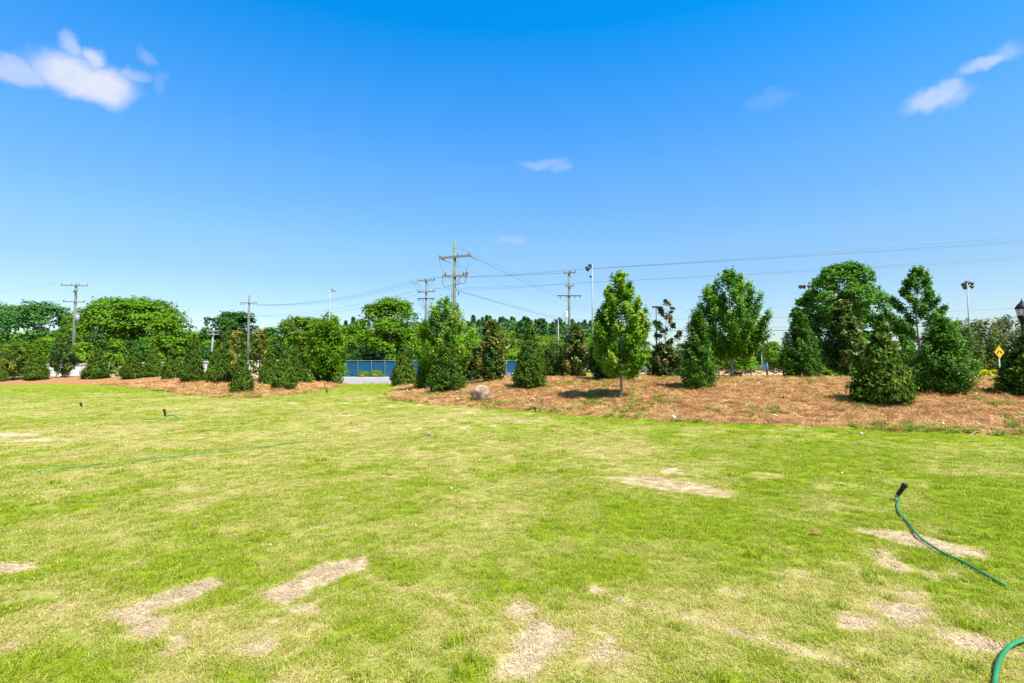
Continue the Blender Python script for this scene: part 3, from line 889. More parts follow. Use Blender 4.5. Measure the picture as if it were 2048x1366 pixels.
# --- right bank, near to far
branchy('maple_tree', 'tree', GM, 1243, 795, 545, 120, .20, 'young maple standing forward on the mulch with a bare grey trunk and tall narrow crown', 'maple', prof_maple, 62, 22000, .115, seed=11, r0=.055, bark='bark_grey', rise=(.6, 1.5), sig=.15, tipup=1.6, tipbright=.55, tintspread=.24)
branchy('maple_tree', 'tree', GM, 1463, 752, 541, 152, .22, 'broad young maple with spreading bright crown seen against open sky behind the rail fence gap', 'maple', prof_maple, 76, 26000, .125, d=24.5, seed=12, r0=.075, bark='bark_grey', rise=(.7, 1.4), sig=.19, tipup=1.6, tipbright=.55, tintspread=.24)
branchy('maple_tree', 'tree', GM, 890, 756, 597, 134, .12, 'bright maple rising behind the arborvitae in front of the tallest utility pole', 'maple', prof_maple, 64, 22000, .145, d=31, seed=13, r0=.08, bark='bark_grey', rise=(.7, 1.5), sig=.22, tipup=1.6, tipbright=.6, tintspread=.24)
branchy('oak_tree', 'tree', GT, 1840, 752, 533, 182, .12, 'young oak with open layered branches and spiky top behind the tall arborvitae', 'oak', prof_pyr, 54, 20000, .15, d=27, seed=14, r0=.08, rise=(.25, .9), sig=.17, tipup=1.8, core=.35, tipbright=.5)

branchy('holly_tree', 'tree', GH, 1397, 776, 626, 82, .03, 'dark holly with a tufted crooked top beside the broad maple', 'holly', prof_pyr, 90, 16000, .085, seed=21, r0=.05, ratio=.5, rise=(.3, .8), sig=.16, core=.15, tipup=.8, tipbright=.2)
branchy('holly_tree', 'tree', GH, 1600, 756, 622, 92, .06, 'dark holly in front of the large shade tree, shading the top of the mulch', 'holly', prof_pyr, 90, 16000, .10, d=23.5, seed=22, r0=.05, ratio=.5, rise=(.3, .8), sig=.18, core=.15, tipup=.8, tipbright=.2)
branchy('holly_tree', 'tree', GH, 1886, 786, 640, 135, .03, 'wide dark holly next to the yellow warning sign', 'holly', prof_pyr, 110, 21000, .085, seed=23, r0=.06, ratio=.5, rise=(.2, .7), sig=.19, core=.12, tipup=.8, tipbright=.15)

arborvitae(1767, 806, 630, 110, 'largest arborvitae, broad dark cone nearest on the right mulch bank', var=0, rz=.3)
arborvitae(2062, 790, 650, 108, 'dark arborvitae cut off by the right edge below the street lamp', var=1, rz=1.9)
arborvitae(1060, 775, 640, 68, 'slim arborvitae to the right of the boulder', var=2, rz=4.1)
arborvitae(895, 783, 660, 72, 'arborvitae between the boulder and the bright maple, low on the bank', var=3, rz=2.2)
arborvitae(808, 772, 678, 53, 'arborvitae at the left tip of the right bank beside the gap to the road', var=4, rz=.8)
arborvitae(852, 768, 690, 44, 'small dark arborvitae tucked beside the yellow flowering clump', d=31, var=0, rz=5.0)

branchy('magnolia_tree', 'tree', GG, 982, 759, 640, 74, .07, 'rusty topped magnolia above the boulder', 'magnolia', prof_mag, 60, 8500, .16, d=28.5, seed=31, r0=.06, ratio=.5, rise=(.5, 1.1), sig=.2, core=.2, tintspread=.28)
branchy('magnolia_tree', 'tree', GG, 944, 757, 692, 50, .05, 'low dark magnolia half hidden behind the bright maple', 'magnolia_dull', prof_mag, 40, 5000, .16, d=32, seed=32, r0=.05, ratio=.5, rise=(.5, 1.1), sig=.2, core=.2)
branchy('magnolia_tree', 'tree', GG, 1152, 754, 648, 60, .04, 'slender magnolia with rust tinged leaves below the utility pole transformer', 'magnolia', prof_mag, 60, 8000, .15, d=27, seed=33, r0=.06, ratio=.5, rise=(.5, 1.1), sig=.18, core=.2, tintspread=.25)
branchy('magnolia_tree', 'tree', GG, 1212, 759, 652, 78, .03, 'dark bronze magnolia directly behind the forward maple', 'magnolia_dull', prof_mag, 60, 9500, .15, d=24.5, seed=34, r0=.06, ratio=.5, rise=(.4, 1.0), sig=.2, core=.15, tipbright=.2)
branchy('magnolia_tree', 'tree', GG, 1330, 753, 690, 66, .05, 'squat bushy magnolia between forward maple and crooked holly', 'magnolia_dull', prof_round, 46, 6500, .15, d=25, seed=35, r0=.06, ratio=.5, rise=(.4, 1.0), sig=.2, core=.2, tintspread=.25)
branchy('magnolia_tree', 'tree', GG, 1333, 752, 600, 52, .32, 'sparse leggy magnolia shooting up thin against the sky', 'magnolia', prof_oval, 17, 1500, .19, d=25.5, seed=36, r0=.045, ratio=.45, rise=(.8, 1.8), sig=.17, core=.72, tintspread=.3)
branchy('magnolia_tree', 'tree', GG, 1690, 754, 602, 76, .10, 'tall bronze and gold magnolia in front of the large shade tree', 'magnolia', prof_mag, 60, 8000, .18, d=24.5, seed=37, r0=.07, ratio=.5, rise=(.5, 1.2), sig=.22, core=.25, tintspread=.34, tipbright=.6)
branchy('shrub', 'shrub', GB, 1108, 755, 684, 56, .03, 'rounded olive shrub between slim arborvitae and slender magnolia', 'myrtle', prof_round, 60, 7000, .10, d=28, seed=38, r0=.04, ratio=.5, sig=.2, core=.15)
branchy('shrub', 'shrub', GB, 1650, 757, 738, 54, .03, 'low leafy green shrub at the foot of the bronze and gold magnolia', 'lime', prof_round, 30, 2600, .12, d=24.5, seed=39, r0=.03, ratio=.5, sig=.15, core=.2)
branchy('shrub', 'shrub', GB, 1712, 757, 736, 50, .03, 'dark low shrub beside the largest arborvitae', 'holly', prof_round, 30, 2600, .12, d=24, seed=40, r0=.03, ratio=.5, sig=.15, core=.2)
branchy('flowering_plant', 'plant', GB, 831, 769, 754, 12, .05, 'small pale yellow flowering clump beside the gap to the road', 'gold', prof_round, 14, 260, .09, d=30.5, seed=41, r0=.015, ratio=.3, sig=.1, core=.3)
branchy('shrub', 'shrub', GB, 1975, 762, 742, 54, .03, 'golden yellow shrub below the diamond warning sign', 'gold', prof_round, 34, 2400, .11, d=24, seed=42, r0=.03, ratio=.55, sig=.13, core=.2)
branchy('shrub', 'shrub', GB, 1474, 757, 743, 24, .03, 'small tufted shrub at the foot of the broad maple', 'weed', prof_round, 20, 700, .10, d=25, seed=43, r0=.02, ratio=.4, sig=.1, core=.2)

# --- left bank
arborvitae(2, 755, 690, 22, 'arborvitae cut off by the left edge', d=47, var=1, rz=1)
arborvitae(72, 760, 684, 40, 'arborvitae left of the white wall between two magnolias', var=2, rz=2)
arborvitae(193, 757, 688, 48, 'arborvitae standing in front of the white wall', var=3, rz=.5)
arborvitae(266, 753, 688, 41, 'arborvitae just right of the small lime shrub', d=49, var=4, rz=1.3)
arborvitae(305, 752, 684, 38, 'dull arborvitae with its foot hidden by the mulch crest', d=50, var=0, rz=3.1)
arborvitae(346, 757, 682, 43, 'arborvitae perched on the mulch crest with bare soil below', var=1, rz=4.2)
arborvitae(386, 749, 670, 47, 'tall arborvitae left of the leaning grey pole', d=42, var=2, rz=5.2)
arborvitae(433, 765, 680, 43, 'arborvitae right of the leaning grey pole', var=3, rz=3.6)
arborvitae(452, 750, 650, 45, 'tallest slim arborvitae behind the one by the leaning pole', d=38, var=4, rz=2.7)
arborvitae(485, 785, 702, 44, 'yellowish arborvitae nearest the lawn on the left bank', var=0, rz=1.2)
arborvitae(540, 760, 682, 41, 'dark arborvitae behind the right hand front one on the left bank', d=36, var=1, rz=2.2)
arborvitae(567, 780, 688, 47, 'dark arborvitae on the front right of the left bank with open skirt', var=2, rz=5.7)
arborvitae(648, 766, 688, 41, 'arborvitae at the right tip of the left bank', var=3, rz=.2)
arborvitae(592, 755, 690, 38, 'arborvitae on the back right slope of the left bank', d=42, var=4, rz=1.1)
branchy('magnolia_tree', 'tree', GG, 28, 757, 688, 52, .14, 'magnolia with a bare pale stem near the left edge', 'magnolia_gold', prof_mag, 40, 5500, .17, d=48, seed=51, r0=.06, bark='bark_grey', ratio=.5, rise=(.4, 1.0), sig=.24, core=.2)
branchy('magnolia_tree', 'tree', GG, 126, 754, 680, 50, .08, 'dark magnolia narrowing to its foot before the white wall', 'magnolia', lambda t: .35 + .65 * math.sin(min(1, t / .55) * 1.57) if t < .55 else max(.1, math.cos((t - .55) / .45 * 1.57)), 44, 5500, .17, d=50, seed=52, r0=.07, ratio=.5, rise=(.4, 1.0), sig=.24, core=.2, tintspread=.2)
branchy('magnolia_tree', 'tree', GG, 476, 750, 658, 40, .30, 'thin golden magnolia with bare upright stems in the left bank', 'magnolia_gold', prof_oval, 20, 1800, .17, d=36, seed=53, r0=.04, bark='bark_grey', ratio=.5, rise=(.8, 1.6), sig=.2, core=.5, tintspread=.3)
branchy('magnolia_tree', 'tree', GG, 519, 752, 655, 44, .18, 'golden leaved magnolia right of the wooden pole in the left bank', 'magnolia_gold', prof_oval, 34, 3600, .17, d=37, seed=54, r0=.05, ratio=.5, rise=(.6, 1.4), sig=.22, core=.35, tintspread=.3)
branchy('shrub', 'shrub', GB, 236, 754, 708, 34, .04, 'small lime green shrub against the white wall', 'lime', prof_round, 30, 2600, .17, d=51.5, seed=55, r0=.04, ratio=.6, sig=.22, core=.2)
branchy('shrub', 'shrub', GB, 677, 763, 745, 22, .04, 'small round shrub at the right tip of the left bank', 'hedge', prof_round, 26, 1800, .10, d=45.5, seed=56, r0=.03, ratio=.6, sig=.12, core=.2)
branchy('shrub', 'shrub', GB, 612, 757, 738, 34, .04, 'low shrub on the crest of the left bank', 'hedge', prof_round, 26, 2200, .12, d=43, seed=57, r0=.03, ratio=.6, sig=.14, core=.2)
branchy('shrub', 'shrub', GB, 560, 756, 724, 40, .04, 'dark shrub between two arborvitae on the left bank', 'holly', prof_round, 30, 3000, .13, d=41, seed=58, r0=.03, ratio=.6, sig=.18, core=.2)
branchy('shade_tree', 'tree', GT, 655, 756, 640, 80, .18, 'leafy young shade tree overhanging the blue fence', 'broad', prof_round, 70, 11000, .24, d=47, seed=59, r0=.12, rise=(.4, 1.0), sig=.42, core=.25, tipup=.8)

# --- broadleaf trees beyond
def lob(*a, **k):
    return lobed('shade_tree', 'tree', GT, *a, **k)
lob(12, 612, 150, 'bluish green tree at the far left edge', 'broad_blue', 110, 9000, .5, seed=61, nlobe=30, lobe=.17)
lob(78, 606, 124, 'bluish green tree left of the leftmost utility pole', 'broad_blue', 104, 9000, .48, seed=62, nlobe=34, lobe=.16)
lob(262, 600, 228, 'wide bright domed tree, the largest on the left', 'broad', 84, 42000, .42, prof=lambda t: np.clip(1 - np.clip(np.asarray(t) - .25, 0, 1) ** 2.6 / .55, .05, 1) ** .6, seed=64, nlobe=160, lobe=.112, z0f=.06, depth=.8)
lob(150, 632, 64, 'small olive tree behind the leftmost utility pole', 'broad_olive', 88, 7000, .38, seed=64, lobe=.22)
lob(330, 640, 84, 'mid green tree filling the right side below the wide domed tree', 'broad', 66, 9000, .32, seed=65, lobe=.18, z0f=.03)
lob(468, 625, 126, 'dark round tree behind the leaning grey pole', 'broad_dark', 92, 13000, .40, seed=66, nlobe=48, lobe=.14)
lob(384, 664, 60, 'green tree in the dip right of the wide domed tree', 'broad', 100, 5000, .42, seed=67)
lob(540, 655, 60, 'narrow bluish tree between the dark round tree and the olive tree', 'broad_blue', 100, 5000, .42, seed=68)
lob(608, 636, 116, 'smooth olive domed tree left of the tall thin light pole', 'broad_olive', 84, 12000, .36, seed=69, nlobe=44, lobe=.15)
lob(660, 626, 76, 'mid green tree directly behind the tall thin light pole', 'broad', 88, 8000, .38, seed=70)
lob(706, 652, 96, 'olive tree above the left end of the blue fence', 'broad_olive', 82, 8000, .36, seed=71)
lob(778, 600, 138, 'tall feathery topped tree behind the blue fence', 'broad', 70, 19000, .32, prof=lambda t: np.clip(1.02 - np.clip(np.asarray(t) - .5, 0, 1) ** 2 * 2.0, .1, 1), seed=72, nlobe=80, lobe=.14, z0f=.05)
lob(778, 636, 116, 'rounded mid green tree in front of the feathery topped tree', 'broad', 66.5, 11000, .32, seed=77, z0f=.03, nlobe=50, lobe=.15)
lob(756, 690, 130, 'dark lower tree directly behind the blue fence', 'broad_dark', 67, 8000, .34, seed=73, z0f=.02)
lob(846, 648, 70, 'green tree left of the bright maple', 'broad_olive', 72, 6000, .34, seed=74)
lob(550, 690, 80, 'dark low tree behind the golden magnolia', 'broad_dark', 70, 5000, .32, seed=75, z0f=.02)
lob(425, 690, 70, 'dark low tree behind the leaning grey pole foot', 'broad_dark', 80, 4500, .36, seed=76, z0f=.02)
for i, (px, top, w, mt, d, lb) in enumerate([
        (30, 682, 80, 'broad_olive', 62, 'olive bush behind the leftmost magnolia'), (88, 674, 76, 'broad', 66, 'green bush behind the white wall at its left end'),
        (128, 672, 52, 'myrtle', 64, 'brownish bush at the foot of the leftmost utility pole'), (165, 686, 60, 'lime', 58, 'bright yellow green bush over the white wall'),
        (186, 668, 60, 'myrtle', 68, 'reddish brown bush right of the leftmost utility pole'), (230, 680, 44, 'lime', 60, 'lime bush peeping over the wall right of the lone arborvitae'),
        (262, 682, 90, 'broad_dark', 62, 'dark bush under the wide domed tree'), (410, 700, 50, 'broad_dark', 62, 'dark bush over the wall by the leaning grey pole')]):
    lobed('bush', 'bush', 'bushes behind the white wall', px, top, w, lb, mt, d, 3200, .26, seed=80 + i, z0f=.02, nlobe=22, lobe=.24)
# right background
lob(1690, 530, 178, 'large shade tree on the right with airy top', 'oak', 36, 26000, .21, prof=lambda t: np.clip(1.02 - np.clip(np.asarray(t) - .45, 0, 1) ** 2 * 2.2, .15, 1), seed=101, nlobe=95, lobe=.115, z0f=.16)
lob(1612, 596, 70, 'lower left companion of the large shade tree', 'oak', 38, 7000, .21, seed=102, nlobe=40, lobe=.17, z0f=.2)
for i, (px, top, w, mt, d, n, lb) in enumerate([
        (1292, 700, 70, 'broad', 84, 5000, 'bright low tree right of the forward maple'), (1288, 682, 46, 'broad_dark', 120, 3000, 'dark distant tree left of the leggy magnolia'),
        (1370, 686, 50, 'broad_dark', 120, 3000, 'dark distant tree right of the leggy magnolia'), (1432, 700, 60, 'broad_olive', 96, 4200, 'olive tree left of the broad maple trunk'),
        (1484, 700, 60, 'broad', 92, 4600, 'light green tree right of the broad maple trunk'), (1516, 688, 56, 'broad_dark', 128, 3600, 'dark distant tree seen through the gap by the broad maple'),
        (1546, 684, 54, 'broad', 104, 4600, 'bright tree behind the blue post in the gap'), (1590, 700, 60, 'broad_dark', 100, 3600, 'dark tree behind the shading holly'),
        (1660, 690, 90, 'broad_dark', 70, 5000, 'dark tree under the large shade tree'), (1740, 690, 80, 'broad_dark', 66, 5000, 'dark tree behind the largest arborvitae'),
        (1400, 704, 50, 'broad_dark', 100, 3200, 'dark tree behind the crooked holly')]):
    lob(px, top, w, lb, mt, d, n, .36, seed=110 + i, z0f=.04)
for i, (px, top, w, d, lb) in enumerate([(1905, 642, 96, 38, 'dull green crepe myrtle behind the wide holly'), (1962, 640, 92, 40, 'dull green crepe myrtle left of the yellow warning sign'),
                                         (2018, 634, 96, 41, 'dull green crepe myrtle behind the yellow warning sign'), (2085, 640, 96, 38, 'crepe myrtle past the right edge behind the street lamp')]):
    branchy('crepe_myrtle', 'tree', 'crepe myrtles behind the right bank', px, 745, top, w, .18, lb, 'myrtle', prof_round, 64, 9500, .19, d=d, seed=130 + i, r0=.07, ratio=.5, rise=(.6, 1.4), sig=.33, core=.3, tipup=1.3, tintspread=.28)
# clipped hedges by the fence
for i, (px, w, top, lb) in enumerate([(727, 27, 743.5, 'left clipped box hedge mound before the blue fence'), (752, 29, 741.5, 'right clipped rounder hedge mound before the blue fence')]):
    p, H, W = place(px, 755, top, w, d=59.6)
    t = thing('clipped_hedge', lb, 'hedge', p, 0, 'clipped hedges before the blue fence')
    rg = np.random.default_rng(150 + i); n = 4200
    dr = rdir(rg, n); dr[:, 2] = np.abs(dr[:, 2]); k = (np.abs(dr) ** 3).sum(1) ** (-1 / 3)
    rr = (.93 + .07 * rg.random(n))
    C = dr * (k * rr)[:, None] * np.array([W / 2, W * .35, H]); C[:, 2] += .03
    ll = .11 * (.6 + .8 * rg.random(n))
    set_crown(t, leaves(C, dr * .8 + rdir(rg, n) * .6, rdir(rg, n), ll, ll * .7), np.clip(rg.normal(.5, .2, n), 0, 1), M['hedge'], 'foliage')
    MB().lathe([(W * .38, .02), (W * .40, H * .4), (W * .28, H * .75), (.05, H * .88)], n=14).build('branches', M['bark'], t, smooth=True)

# pines: five kinds shared by the far ridge row
PINES = []
for s in range(5):
    rg = np.random.default_rng(160 + s); n = 1500
    t = rg.random(n) ** .8; az = rg.random(n) * 6.283
    r = (1 - t) ** .78 * 3.2 * (.35 + .65 * rg.random(n)) * (.75 + .35 * np.sin(t * 46 + s) * (rg.random(n) > .3)) + .12
    C = np.stack([np.cos(az) * r, np.sin(az) * r, 3 + 15 * t - r * .12], 1)
    o = np.stack([np.cos(az), np.sin(az), np.full(n, .5)], 1)
    ll = .75 * (.5 + rg.random(n))
    V = leaves(C, UP * .5 + o * .5 + rdir(rg, n) * .6, o + rdir(rg, n) * .4, ll, ll * .45)
    PINES.append((quadmesh('crown', V, M['pine'], {'tint': np.clip(rg.normal(.45, .2, n), 0, 1)}),))
PT = MB().tube([(0, 0, -1), (0, 0, 9), (0, 0, 17.6)], [.25, .16, .03], 6)
ptm = PT.build('trunk', M['bark']).data
bpy.data.objects.remove(bpy.data.objects['trunk'] if 'trunk' in bpy.data.objects and bpy.data.objects['trunk'].data == ptm else [o for o in bpy.data.objects if o.data == ptm][0])
rg = np.random.default_rng(170)
spots = [(690, 641), (705, 634), (722, 638), (712, 644)] + [(x + rg.uniform(-4, 4), 636 + (x - 940) * .03 + rg.uniform(-7, 7) - (5 if abs(x - 1018) < 8 else 0)) for x in np.arange(932, 1240, 6.0)]
for i, (px, top) in enumerate(spots):
    d = rg.uniform(165, 195); q = at(px, 735, d)
    t = thing('pine_tree', 'dark pointed pine in the distant row on the skyline', 'pine tree', (q[0], d, tz(q[0], d)), rg.random() * 6.28, 'row of distant pines on the skyline')
    H = at(px, top, d)[2] - tz(q[0], d); c = link('crown', PINES[i % 5][0], t); k = link('trunk', ptm, t); f = H / 18.0
    c.scale = (f * 1.4, f * 1.4, f); k.scale = (f, f, f)
for i, (px, top, w, mt, d, lb) in enumerate([(1000, 662, 110, 'broad_olive', 150, 'olive tree in front of the distant pines behind the rusty magnolia'), (1085, 672, 110, 'broad_olive', 146, 'olive tree in front of the distant pines behind the rounded shrub'),
                                             (1165, 676, 90, 'broad_olive', 150, 'olive tree before the distant pines behind the slender magnolia'), (940, 668, 70, 'broad_dark', 140, 'dark tree before the distant pines right of the bright maple'),
                                             (1040, 700, 100, 'broad', 110, 'low bright tree behind the slim arborvitae'), (1110, 704, 90, 'broad', 112, 'low bright tree behind the rounded olive shrub'), (1190, 700, 80, 'broad_dark', 112, 'low dark tree behind the bronze magnolia')]):
    lob(px, top, w, lb, mt, d, 5200, .6, seed=180 + i, z0f=.02)

def woodland(name, label, px0, px1, d0, d1, top, amp, n, lf, material, seed):
    rg = np.random.default_rng(seed); px = rg.uniform(px0, px1, n); d = rg.uniform(d0, d1, n)
    x = (px - 1024) / 1024 * d
    crown = fbm(x * .16, d * .16, 2, seed) * .7 + fbm(x * .5, d * .5, 2, seed + 5) * .3
    z0 = terr(x, d); zt = 1.5 + (735 - top) / 1024 * d * (1 + amp * (crown - .5))
    f = 1 - (1 - rg.random(n)) * (1 - .15 * rg.random(n)); f = f ** .6
    C = np.stack([x + rg.normal(0, .3, n), d, z0 + (zt - z0) * f], 1)
    Nn = np.stack([rg.normal(0, .6, n), -.5 + rg.normal(0, .5, n), .6 + rg.normal(0, .4, n)], 1); ll = lf * (.6 + .8 * rg.random(n))
    T = np.clip(.3 + .5 * (fbm(x * .25 + 7, d * .25, 3, seed + 9)) + rg.normal(0, .12, n) - .1, 0, 1)
    o = link(name, quadmesh(name, leaves(C, Nn, rdir(rg, n), ll, ll * .75), M[material], {'tint': T}))
    return tag(o, label, 'woodland', kind='stuff')


woodland('far_woodland', 'far continuous band of green woodland behind the left trees', -260, 960, 118, 150, 672, .55, 26000, 1.0, 'broad', 501)
woodland('far_pine_wood', 'dark far mass of pine wood below the skyline at the centre', 900, 1260, 170, 200, 648, .25, 11000, 1.1, 'pine', 502)
woodland('far_park_trees', 'far green band of trees behind the ball field on the right', 1230, 2300, 150, 190, 704, .5, 16000, 1.1, 'broad_dark', 503)

# ------------------------------------------------------------------ poles and wires
GP = 'utility poles along the road'
GW = 'overhead wires between the poles'


def base_at(px, d):
    q = at(px, 735, d)
    return np.array([q[0], d, tz(q[0], d)])


def insul(mb, p, s=1.0, up=1):
    mb.lathe([(.03 * s, 0), (.075 * s, .03 * s * up), (.04 * s, .08 * s * up), (.07 * s, .12 * s * up), (.04 * s, .17 * s * up), (.05 * s, .22 * s * up)], p, n=8)


class Pole:
    def __init__(s, label, px, top, d, r=.15, material='pole_grey', lean=0.0):
        s.b = base_at(px, d); s.d = d; s.px = px; s.H = at(px, top, d)[2] - s.b[2]; s.lean = lean
        s.t = thing('utility_pole', label, 'utility pole', s.b, 0, GP)
        MB().tube([(0, 0, -.3), (lean * .5, 0, s.H * .5), (lean, 0, s.H)], [r * 1.15, r, r * .78], 12).build('pole', M[material], s.t, smooth=True)
        s.tips = []

    def z(s, py):
        return at(s.px, py, s.d)[2] - s.b[2]

    def arm(s, py, L, yaw, mat='arm_wood', ins=(-.45, -.2, .2, .45), up=1, brace=True, th=.13, off=0.0, isz=1.0):
        z = s.z(py); c, q = math.cos(yaw), math.sin(yaw); ox = s.lean * z / s.H
        a = MB(); f = -.17
        cx = np.array([ox + q * -f * -1, f, z]) * np.array([1, 1, 1]); cx[0] += off * c; cx[1] += off * q
        d = np.array([c, q, 0])
        a.bar(cx - d * L / 2, cx + d * L / 2, th * .8, th)
        if brace:
            for sg in (-1, 1):
                a.bar(cx + d * sg * L * .28 + np.array([0, -.02, -.02]), np.array([ox, -.13, z - .75]), .04, .04)
        ao = a.build('crossarm', M[mat], s.t)
        out = []
        for k in ins:
            m_ = MB(); p = cx + d * k * L + np.array([0, 0, th / 2 * up]); insul(m_, p, isz, up)
            m_.build('insulator', M['ceramic'], ao, smooth=True)
            out.append(s.b + p + np.array([0, 0, .22 * up * isz]))
        return out, ao

    def pt(s, py, dx=0.0):
        return s.b + np.array([s.lean * s.z(py) / s.H + dx, -.12, s.z(py)])


def wire(label, p, q, sag=.4, r=.016, material='wire'):
    p = np.array(p, float); q = np.array(q, float)
    pts = [p * (1 - t) + q * t - UP * (sag * 4 * t * (1 - t)) for t in np.linspace(0, 1, 25)]
    return tag(MB().tube(pts, r * .78, 5).build('overhead_wire', M[material], smooth=True), label, 'overhead wire', GW)


A = Pole('leftmost wooden utility pole with long crossarm and white transformer, before the bluish tree', 145, 567, 64, .17)
A1, _ = A.arm(571.5, 2.9, .22, ins=(-.48, -.12, .16, .48), up=1, brace=False)
A2, _ = A.arm(583, 1.1, -.5, ins=(-.3, .45), brace=False)
A3, _ = A.arm(604, 2.4, .22, ins=(-.45, .45), brace=False, up=1)
MB().lathe([(.05, 0), (.24, .03), (.25, .5), (.24, .85), (.12, .93)], (.38, -.05, A.z(644)), n=14).build('transformer', M['lightpole'], A.t, smooth=True)
B = Pole('plain brown utility pole rising from the golden magnolias on the left', 495, 591, 75, .18)
B1, _ = B.arm(606, 2.3, .12, ins=(-.48, -.28, .3, .48), up=-1, brace=False)
B2, _ = B.arm(635, 1.4, -.1, 'galv', ins=(-.45, .45), brace=False, th=.08)
C_ = Pole('utility pole with three tangled crossarms left of the tallest pole', 851, 558, 61, .16)
C1, _ = C_.arm(561, 2.2, -.25, ins=(-.48, -.1, .25, .48), brace=False)
C2, _ = C_.arm(584, 2.2, -.25, ins=(-.45, .48), brace=False)
C3, _ = C_.arm(597, 2.1, -.1, 'darkmetal', ins=(-.48, -.36, -.2, .3, .4, .48), up=-1, brace=False, th=.09)
loop = MB()
for k, (a, b) in enumerate(((-.9, 1.9), (-.6, 1.7), (-.3, 1.5), (.5, 1.4), (.9, 1.6))):
    loop.tube([(a, -.22, C_.z(597)), (a * .85, -.3, C_.z(607)), (a * .3, -.2, C_.z(620))], .018, 5)
    loop.tube([(a - .9 if a < 0 else a, -.2, C_.z(562)), (a * 1.1 - .3, -.3, C_.z(572)), (a, -.2, C_.z(586))], .014, 5)
loop.build('jumper_cables', M['wiredark'], C_.t)
D_ = Pole('utility pole with a wide lower crossarm left of the tall floodlight pole', 1139, 543, 55, .155)
D1, _ = D_.arm(546.5, 1.25, -.35, ins=(-.48, .1, .48), brace=False, isz=1.2)
D2, _ = D_.arm(573, .85, -.25, ins=(-.45, .48), brace=False, isz=1.1)
D3, _ = D_.arm(592, 2.6, .03, 'darkmetal', ins=(-.36, -.1, .24, .46), up=-1, brace=False, th=.10)
MB().box((-.28, -.1, D_.z(629)), (.26, .3, .62)).build('transformer', M['white'], D_.t, bevel=.04)
mb = MB()
for k in range(3):
    mb.tube([(-.15, -.2, D_.z(617)), (-.6 - .1 * k, -.25, D_.z(630 + 3 * k)), (-.3, -.2, D_.z(640))], .012, 5)
mb.build('jumper_cables', M['wiredark'], D_.t)
# tallest, greenish pole
E_ = Pole('tallest greenish utility pole with two crossarms and looping cables, behind the bright maple', 908, 482, 44, .155, 'pole_wood')
E1, ea = E_.arm(514.5, 3.1, -.36, ins=(-.47, .08, .42), up=1, brace=False, th=.17, isz=1.2)
z = E_.z(516)
dv = np.array([math.cos(-.36), math.sin(-.36), 0])
for k, o in ((-.42, .55), (.47, .6)):
    p = dv * 3.1 * k + np.array([0, -.17, z])
    m_ = MB(); m_.tube([p, p + np.array([.35, .12, -.13]), p + np.array([.72, .3, -.32])], [.06, .06, .015], 7)
    m_.build('insulator', M['ceramic'], ea)
E2, eb = E_.arm(552, 2.25, -.15, ins=(-.36, .36, .5), up=1, brace=True, th=.14, isz=1.5)
zz = E_.z
mb = MB()
for a, zt, zb, out in ((-.98, 541, 575, -1), (.45, 538, 570, 1), (1.02, 537, 568, 1)):
    mb.tube([(a, -.26, zz(zt)), (a, -.26, zz(560)), (a, -.25, zz(zb - 6)), (a * .82, -.24, zz(zb)), (a * .55, -.22, zz(zb - .5)), (a * .2, -.2, zz(569))], .032, 7)
mb.tube([(-.22, -.1, zz(570)), (-.22, -.1, zz(650)), (-.22, -.1, .2)], .04, 7)
mb.build('riser_cables', M['pole_grey'], E_.t, smooth=True)
mb = MB()
for k, x in ((0, -1.35), (1, .25), (2, 1.1)):
    mb.tube([(x, -.3, zz(519)), (x + .15, -.3, zz(530)), ((-.98, .45, 1.02)[k], -.26, zz(539))], .01, 5)
mb.tube([(.34, -.1, zz(584)), (.38, -.1, zz(592))], [.05, .02], 6)
mb.build('jumper_cables', M['wiredark'], E_.t)
F_ = Pole('utility pole mostly hidden behind the forward maple', 1222, 634, 95, .16)
F1, _ = F_.arm(637, 2.2, 0, ins=(-.45, 0, .45), brace=False)
G_ = Pole('pale leaning utility pole with two white crossarms over the white wall', 419, 656, 66, .12, 'lightpole', lean=.42)
G1, _ = G_.arm(662, 1.5, .15, 'lightpole', ins=(-.45, .45), brace=False, th=.1, isz=.7)
G2, _ = G_.arm(669, 1.6, -.12, 'lightpole', ins=(-.45, .45), brace=False, th=.1, isz=.7)
H_ = Pole('utility pole past the right edge carrying the long wires', 2500, 425, 36, .16)


def ext(y1, y2, d=36):
    return at(2500, y2 + (y2 - y1) * 452 / 909, d)


H1, _ = H_.arm(437, 2.2, .6, brace=False)
# wires
wire('faint wire from leftmost pole to brown pole, upper of two', A2[1], B1[1], 1.1, .011)
wire('faint wire from leftmost pole to brown pole, lower of two', A3[1], B2[0], 1.6, .010)
wire('wire from leftmost pole out of the left edge, upper', A1[0], at(-420, 596, 56), .9, .010)
wire('wire from leftmost pole out of the left edge, lower', A3[0], at(-420, 632, 56), .9, .010)
wire('telephone wire from leftmost pole down behind the domed tree', A.pt(622), at(520, 668, 74), 1.0, .014)
wire('topmost wire between brown pole and three armed pole', B1[2], C1[0], .9, .015)
wire('thick wire just below the topmost between brown pole and three armed pole', B1[3], C1[0] + np.array([.5, 0, -.2]), .9, .024)
wire('third wire down between brown pole and three armed pole', B1[3] + np.array([.1, .4, 0]), C1[1] + np.array([0, 0, -.45]), .95, .013)
wire('fourth wire down between brown pole and three armed pole', B2[1], C2[0], .8, .014)
wire('lowest wire between brown pole and three armed pole', B2[1] + np.array([.1, .3, -.05]), C2[0] + np.array([.1, 0, -.5]), .9, .013)
wire('short wire from leaning pole to brown pole', G1[1], B.pt(662), .25, .022)
wire('uppermost wire passing the tallest pole to the wide armed pole', C1[1], D1[0], .1, .013)
wire('thick middle wire passing the tallest pole to the wide armed pole', C1[2], D1[0] + np.array([.1, 0, -.28]), .1, .022)
